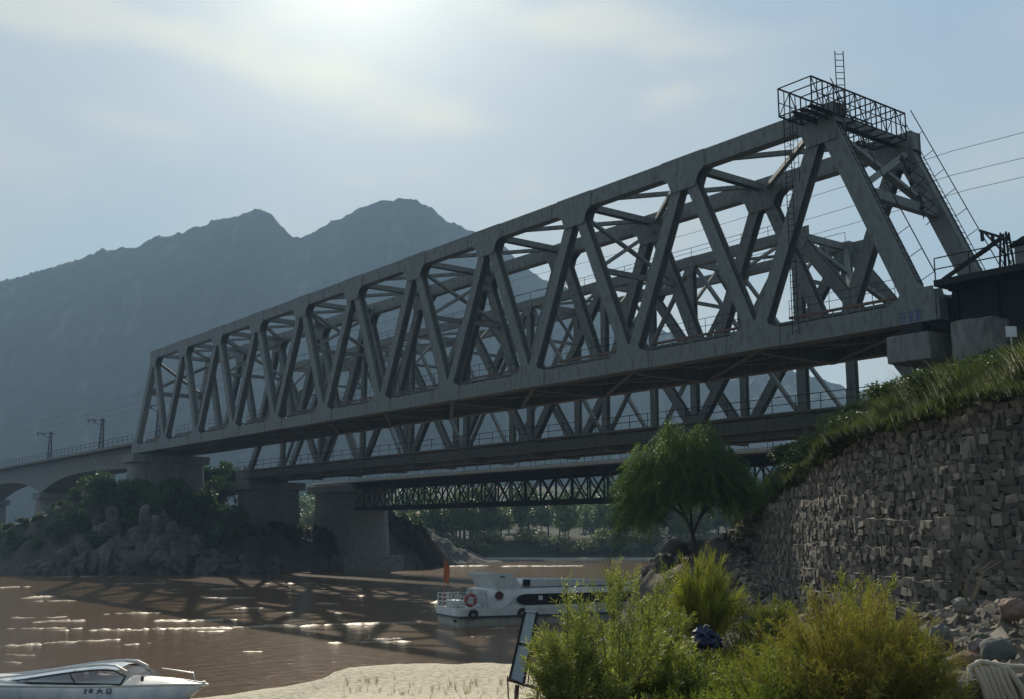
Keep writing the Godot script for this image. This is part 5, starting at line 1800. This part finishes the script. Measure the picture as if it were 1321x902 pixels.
	for k in 2:   # white raking braces before the cabin
		b = MB.new()
		var x := 2.55 if k == 0 else 1.3
		b.beam(Vector3(x, 0.98, -0.06 if k == 0 else -3.1), Vector3(x + 0.62, 1.55, -0.1 if k == 0 else -3.1), 0.07, 0.09)
		part(o, "brace", b, M.white)
	# round dark red crest on the bulkhead, fender tyres, life ring, flag
	b = MB.new()
	b.tube([Vector3(2.35, 1.72, -0.14), Vector3(2.35, 1.72, -0.21)], 0.24, 0.24, 16)
	part(o, "crest", b, plain("dark_red", lin(.10, .03, .03), 0.5))
	for x: float in [0.75, 3.55]:
		b = MB.new()
		ring(b, Vector3(x, 0.70, 0.10), Vector3(0, 0, 1), 0.20, 0.085, 20, 8)
		var tyre := part(o, "fender_tyre", b, M.rubber)
		b = MB.new()
		b.tube([Vector3(x, 0.9, 0.1), Vector3(x, 1.0, 0.0)], 0.012, 0.012, 4)
		part(tyre, "lashing", b, M.rope)
	b = MB.new()
	b.tube([Vector3(0.04, 0.32, -0.5), Vector3(-0.06, 0.32, -0.5)], 0.08, 0.08, 10)
	part(o, "hawse_plug", b, M.rubber)
	var lr := thing("life_ring", "red life ring hung on the railing of the white tour boat", "life ring", o.to_global(Vector3(0.66, 1.50, -0.06)))
	lr.rotation.y = 0.46
	b = MB.new()
	ring(b, Vector3.ZERO, Vector3(0, 0, 1), 0.27, 0.085, 24, 8)
	var ringbody := part(lr, "ring_body", b, M.ring_red)
	for k in 4:
		b = MB.new()
		ring(b, Vector3.ZERO, Vector3(0, 0, 1), 0.27, 0.089, 4, 8, k * PI / 2 + 0.6, k * PI / 2 + 0.85)
		part(ringbody, "pale_band", b, M.hull_low)
	b = MB.new()
	for k in 4:
		var a0 := k * PI / 2 + 0.72
		var pts := []
		for i in 5:
			var a := a0 + PI / 2 * i / 4.0
			pts.append(Vector3(cos(a), sin(a), 0.02) * (0.37 - 0.06 * sin(PI * i / 4.0)))
		b.tube(pts, 0.012, 0.012, 4)
	part(lr, "grab_line", b, M.rope)
	var fl := thing("flag", "small orange flag on a thin pole at the open end of the tour boat", "flag", o.to_global(Vector3(0.3, 0.96, -2.7)))
	b = MB.new()
	b.tube([Vector3.ZERO, Vector3(0, 2.55, 0)], 0.025, 0.018, 6)
	part(fl, "pole", b, M.orange)
	rows = []
	for i in 8:
		var r := PackedVector3Array()
		for j in 8:
			r.append(Vector3(0.03 + j * 0.035 + 0.02 * sin(i * 0.9), 2.5 - i * 0.16 - j * 0.05, 0.05 * sin(j * 1.3 + i * 0.5)))
		rows.append(r)
	b = MB.new()
	b.grid(rows)
	var cloth: StandardMaterial3D = M.orange.duplicate()
	cloth.cull_mode = BaseMaterial3D.CULL_DISABLED
	part(fl, "cloth", b, cloth)

func make_speedboat() -> void:
	# local x points to the bow
	var bow := on_y(268, 886, 0.62)
	var o := thing("speedboat", "pale blue and white speedboat with arched canopy at the sand bar", "boat", Vector3(bow.x, 0, bow.z))
	var Ls := 7.4
	o.rotation.y = -0.16
	var secs := []   # x from the bow, half width, sheer height, keel height
	for k in [[0.0, .02, .66, .52], [-.35, .2, .68, .2], [-1.0, .52, .70, -.05], [-2.0, .86, .70, -.2], [-3.2, 1.03, .68, -.25], [-5.0, 1.08, .66, -.25], [-7.4, 1.02, .64, -.22]]:
		secs.append(k)
	var rows := []
	for k in secs:
		var r := PackedVector3Array()
		var x: float = k[0]; var w: float = k[1]; var s: float = k[2]; var q: float = k[3]
		for p: Vector2 in [Vector2(1, 1), Vector2(1.04, .86), Vector2(.92, .45), Vector2(.6, .12), Vector2(0, 0), Vector2(-.6, .12), Vector2(-.92, .45), Vector2(-1.04, .86), Vector2(-1, 1)]:
			r.append(Vector3(x - (0.25 * (1.0 - p.y) if x > -1.1 else 0.0), lerpf(q, s, p.y), w * p.x))
		rows.append(r)
	var b := MB.new()
	shell(b, rows, func(p: Vector3) -> Vector3: return Vector3(minf(p.x, -0.6), 0.4, 0))
	var paint := mat("pale_blue_gelcoat", ntex(41, 0.01, [[0.0, lin(.34, .42, .52)], [0.5, lin(.47, .55, .64)], [1.0, lin(.58, .64, .70)]]), Vector3(.4, .2, .4), 0.25)
	part(o, "hull", b, paint)
	rows = []
	for k in secs:
		var r := PackedVector3Array()
		for p: float in [1.0, .7, .3, 0.0, -.3, -.7, -1.0]:
			r.append(Vector3(k[0], k[2] + 0.16 * (1.0 - p * p) * smoothstep(0.0, -1.5, k[0]), k[1] * p))
		rows.append(r)
	b = MB.new()
	shell(b, rows, func(p: Vector3) -> Vector3: return Vector3(p.x, -3.0, 0))
	part(o, "foredeck", b, M.white)
	for s: float in [1.0, -1.0]:
		var path := []
		for k in secs: path.append(Vector3(k[0], k[2] + 0.01, k[1] * s))
		b = MB.new()
		b.tube(path, 0.035, 0.035, 6)
		part(o, "gunwale", b, M.chrome)
	# arched canopy: roof strips, side windows, dark frames
	var arch := func(x: float) -> float:
		return piece(x, [-7.0, -6.0, -5.0, -4.0, -3.2, -2.6, -2.2, -1.75], [0.70, 0.78, 0.90, 1.06, 1.17, 1.21, 1.17, 0.80])
	rows = []
	for i in 15:
		var x := -7.0 + i * 0.337
		var top: float = arch.call(x)
		var r := PackedVector3Array()
		for p: float in [1.0, .8, .4, 0.0, -.4, -.8, -1.0]:
			r.append(Vector3(x, top - 0.10 * p * p, 0.62 * p))
		rows.append(r)
	b = MB.new()
	shell(b, rows, func(p: Vector3) -> Vector3: return Vector3(p.x, 0.2, 0))
	part(o, "canopy_roof", b, paint)
	for s: float in [1.0, -1.0]:
		var top := []; var low := []
		for i in 15:
			var x := -6.6 + i * 0.325
			top.append(Vector3(x, float(arch.call(x)) - 0.12, 0.66 * s))
			low.append(Vector3(x, 0.74, 0.9 * s))
		rows = [PackedVector3Array(top), PackedVector3Array(low)]
		b = MB.new()
		shell(b, rows, func(p: Vector3) -> Vector3: return Vector3(p.x, p.y, 0))
		var glass := plain("canopy_glass", Color(lin(.35, .36, .38), 0.35), 0.05)
		glass.transparency = BaseMaterial3D.TRANSPARENCY_ALPHA
		var w := part(o, "side_window", b, glass)
		b = MB.new()
		b.tube(top.slice(3), 0.028, 0.028, 6)
		b.tube([top[3], low[6], low[14]], 0.028, 0.028, 6)
		b.tube([top[9], low[10]], 0.022, 0.022, 6)
		b.tube([top[14], low[14]], 0.03, 0.03, 6)
		part(w, "window_frame", b, M.rubber)
		b = MB.new()
		var pale := []
		for q in top: pale.append(q + Vector3(0, 0.12, -0.06 * s))
		b.tube(pale, 0.03, 0.03, 6)
		part(o, "roof_trim", b, M.white)
	b = MB.new()
	b.quad(Vector3(-2.2, 1.08, 0.62), Vector3(-2.2, 1.08, -0.62), Vector3(-1.72, 0.82, -0.8), Vector3(-1.72, 0.82, 0.8), Vector3(.7, .7, 0).normalized())
	var gl := plain("windshield_glass", Color(lin(.3, .32, .34), 0.3), 0.05)
	gl.transparency = BaseMaterial3D.TRANSPARENCY_ALPHA
	part(o, "windshield", b, gl)
	b = MB.new()
	for z: float in [-0.4, 0.4]:
		b.cbox(Vector3(-3.3, 0.7, z), Vector3(0.22, 0, 0), Vector3(0, 0.12, 0), Vector3(0, 0, 0.24), 0.05)
		b.cbox(Vector3(-3.56, 0.86, z), Vector3(0.05, 0, 0), Vector3(0, 0.18, 0), Vector3(0, 0, 0.22), 0.03)
	part(o, "seat", b, plain("red_vinyl", lin(.3, .07, .06), 0.6))
	b = MB.new()   # bow fittings and a low rail
	b.tube([Vector3(-0.12, 0.68, 0), Vector3(-0.12, 0.76, 0)], 0.05, 0.05, 8)
	b.tube([Vector3(-.5, .72, -.3), Vector3(-.6, .92, -.36), Vector3(-1.7, .98, -.72)], 0.018, 0.018, 6)
	part(o, "bow_rail", b, M.chrome)
	b = MB.new()
	b.cbox(Vector3(-1.62, 0.86, 0.55), Vector3(0.03, 0, 0), Vector3(0, 0.07, 0), Vector3(0, 0, 0.04), 0.01)
	part(o, "side_mirror", b, M.rubber)
	# three dark characters on the side
	b = MB.new()
	var at_side := func(x: float, y: float) -> Vector3: return Vector3(x, y, piece(x, [-5.0, -3.2, -2.0, -1.0], [1.08, 1.03, .86, .52]) * 1.04 + 0.012)
	var strokes := [
		[[-2.95, .50], [-2.95, .64]], [[-3.0, .60], [-2.9, .60]], [[-2.95, .58], [-3.0, .52]], [[-2.87, .63], [-2.76, .63]], [[-2.86, .59], [-2.77, .59]], [[-2.86, .54], [-2.77, .54]], [[-2.86, .59], [-2.86, .54]], [[-2.77, .59], [-2.77, .54]], [[-2.815, .63], [-2.815, .54]],
		[[-2.66, .59], [-2.50, .59]], [[-2.58, .65], [-2.60, .57]], [[-2.60, .57], [-2.66, .50]], [[-2.58, .58], [-2.50, .51]],
		[[-2.40, .63], [-2.28, .63]], [[-2.40, .56], [-2.28, .56]], [[-2.40, .63], [-2.40, .51]], [[-2.28, .63], [-2.28, .51]], [[-2.40, .51], [-2.28, .51]]]
	for s in strokes:
		var a: Vector3 = at_side.call(s[0][0], s[0][1]); var c: Vector3 = at_side.call(s[1][0], s[1][1])
		b.beam(a, c, 0.02, 0.012, Vector3(0, 0, 1))
	part(o, "lettering", b, M.navy)
	# mooring line
	b = MB.new()
	var p0 := o.to_global(Vector3(-0.1, 0.62, 0.02))
	b.tube([p0, p0 + Vector3(-0.7, -0.35, 0.7), p0 + Vector3(-1.6, -0.62, 1.8)], 0.018, 0.018, 5)
	var line := put(self, "mooring_line", b.mesh(), M.rope)
	tag(line, "pale mooring rope slanting down from the speedboat bow", "rope")

# ---------------------------------------------------------------- small things on the bank
func make_props() -> void:
	# tilted framed sheet on a post, with pipe rails running on behind it
	var foot := at(688, 893, 20.0)
	var o := thing("tilted_panel", "tilted grey blue sheet panel in a dark iron frame above the sand", "panel", foot)
	var px := 20.0 / FOCAL
	var P := func(x: float, y: float, z := 0.0) -> Vector3: return Vector3((x - 688) * px, (893 - y) * px, z)
	var a: Vector3 = P.call(659, 878, 0.0); var c: Vector3 = P.call(676, 884, 0.12)
	var d: Vector3 = P.call(694, 799, -0.35); var e: Vector3 = P.call(679, 798, -0.47)
	var b := MB.new()
	var nn := (c - a).cross(e - a).normalized()
	if nn.z < 0: nn = -nn
	b.prism([a, c, d, e], nn * 0.02)
	part(o, "sheet", b, M.panel)
	for s in [[a, c], [c, d], [d, e], [e, a], [a.lerp(e, .52), c.lerp(d, .52)]]:
		b = MB.new()
		b.beam(s[0] + nn * 0.02, s[1] + nn * 0.02, 0.035, 0.05, nn)
		part(o, "frame_bar", b, M.panel if s[0] == d else M.black_iron)
	b = MB.new()
	b.tube([P.call(668, 884, 0.02), P.call(666, 912, 0.0), P.call(665, 960, 0.0)], 0.04, 0.04, 7)
	b.tube([P.call(690, 812, -0.3), P.call(686, 850, -0.3), P.call(681, 889, -0.2)], 0.014, 0.014, 5)
	b.tube([P.call(656, 873, 0.1), P.call(657, 900, 0.1)], 0.014, 0.014, 5)
	part(o, "post", b, M.rust)
	var f := thing("pipe_rail", "rusty pipe railing running from the tilted panel into the willow shrub", "railing", foot)
	b = MB.new()
	b.tube([P.call(655, 877, 0.05), P.call(690, 887, 0.1), P.call(742, 897, 0.3)], 0.03, 0.03, 6)
	part(f, "lower_pipe", b, M.rust)
	b = MB.new()
	b.tube([P.call(686, 858, -1.5), P.call(720, 864, -1.5), P.call(760, 872, -1.5)], 0.02, 0.02, 6)
	part(f, "upper_pipe", b, M.rust)
	for s in [[694, 887, 690, 930], [714, 862, 711, 895], [738, 867, 736, 905], [700, 872, 699, 890]]:
		b = MB.new()
		var zz := 0.1 if s[0] == 694 else -1.5
		b.tube([P.call(s[0], s[1], zz), P.call(s[2], s[3], zz)], 0.03 if s[0] == 694 else 0.018, 0.03 if s[0] == 694 else 0.018, 6)
		part(f, "upright", b, M.rust)
	# blue bag
	var bp := at(914, 838, 13.2)
	o = thing("plastic_bag", "knotted dark blue plastic bag lying among the weeds", "bag", bp)
	b = MB.new()
	var rows := []
	var fn := FastNoiseLite.new()
	fn.seed = 4; fn.frequency = 1.6; fn.fractal_octaves = 3
	for i in 15:
		var r := PackedVector3Array()
		var t := i / 14.0
		var w := piece(t, [0.0, .12, .4, .7, .85, .92, 1.0], [.06, .15, .15, .12, .07, .04, .05])
		for j in 21:
			var an := TAU * (j % 20) / 20.0
			var q := w * (1.0 + 0.95 * fn.get_noise_3d(cos(an) * 1.5, sin(an) * 1.5, t * 3.0))
			r.append(Vector3(cos(an) * q - 0.07 * t, t * 0.27, sin(an) * q))
		rows.append(r)
	shell(b, rows, func(p: Vector3) -> Vector3: return Vector3(-0.02, p.y, 0))
	part(o, "body", b, M.blue_bag)
	b = MB.new()
	b.tube([Vector3(-.08, .22, .03), Vector3(-.03, .28, .02), Vector3(.02, .26, 0)], 0.014, 0.008, 5)
	part(o, "knot", b, M.hull_low)
	# driftwood and litter
	var sticks := [[832, 848, 862, 853, .022, "long pale driftwood stick beside the blue bag"], [876, 846, 893, 847, .026, "short thick white driftwood piece next to the blue bag"], [848, 812, 868, 813, .012, "thin bleached stick lying behind the driftwood pile"], [850, 834, 856, 850, .014, "reddish broken stick leaning on the driftwood"]]
	for s in sticks:
		b = MB.new()
		var p := at(s[0], s[1], 12.2); var q := at(s[2], s[3], 12.2)
		b.tube([p, p.lerp(q, 0.5) + Vector3(0, 0.01, 0.02), q], s[4], s[4] * 0.7, 7)
		tag(put(self, "driftwood", b.mesh(), M.wood if s[0] != 850 else plain("red_brown_wood", lin(.25, .11, .07), 0.9)), s[5], "driftwood")
	b = MB.new()
	for k in 3:
		b.tube([at(868 + k * 3, 852 - k * 8, 12.4), at(880 + k * 3, 842 - k * 9, 12.4)], 0.02, 0.012, 6)
	tag(put(self, "driftwood", b.mesh(), M.black_iron), "charred black branch lying across the pale driftwood", "driftwood")
	# hank of thick rope hung over a rock
	var rp := at(1278, 868, 9.5)
	o = thing("rope_hank", "hank of thick pale rope doubled over a rock at the wall foot", "rope", rp)
	for k in 7:
		b = MB.new()
		var x := -0.15 + k * 0.046
		var z := rng.randf_range(-.03, .03)
		var jx := rng.randf_range(-.018, .018)
		b.tube([Vector3(x * .75, 0.0, -0.16), Vector3(x * .8, 0.045 + 0.03 * (k % 2), -0.04), Vector3(x, 0.03, 0.07), Vector3(x * 1.1 + 0.03 + jx, -0.10, 0.13 + z), Vector3(x * 1.15 + 0.07 - jx, -0.27, 0.17 + z), Vector3(x * 1.15 + 0.11, -0.5, 0.2)], 0.028, 0.028, 7)
		part(o, "strand", b, M.rope)
	b = MB.new()
	b.tube([Vector3(-.21, -.06, .09), Vector3(-.19, .05, .05), Vector3(-.08, .09, .02), Vector3(.06, .065, .02), Vector3(.16, .05, -.02), Vector3(.34, .04, -.05), Vector3(.5, 0.0, 0.0)], 0.024, 0.02, 7)
	part(o, "binding_turn", b, M.wood)
	b = MB.new()
	b.cbox(Vector3(0.05, -0.42, 0.0), Vector3(0.28, 0.02, 0), Vector3(-.01, 0.38, 0), Vector3(0, 0, 0.10), 0.06)
	tag(put(self, "boulder", b.mesh(), M.rock), "upright dark rock with the rope hank hung over it", "boulder", "boulders")
	get_child(get_child_count() - 1).position = rp
	# small white board in the grass under the girder span
	var sp := at(1305, 432, 40.0)
	o = thing("small_board", "small white board on a short stake in the grass", "board", sp)
	b = MB.new()
	b.box(Vector3(0, 0.12, 0), Vector3(0.2, 0, 0), Vector3(0, 0.2, 0), Vector3(0, 0, 0.012))
	part(o, "board", b, M.white)
	b = MB.new()
	b.beam(Vector3(0, -1.2, -0.03), Vector3(0, 0.1, -0.03), 0.05, 0.05, Vector3(0, 0, 1))
	part(o, "stake", b, M.wood)

func _ready() -> void:
	rng.seed = 4242
	make_materials()
	make_view()
	make_land()
	make_main_bridge()
	make_second_bridge()
	make_low_bridge()
	make_piers()
	make_masts()
	make_wall()
	make_rocks()
	make_grass()
	make_willow()
	make_trees()
	make_outcrops()
	make_tour_boat()
	make_speedboat()
	make_props()
	make_near_plants()
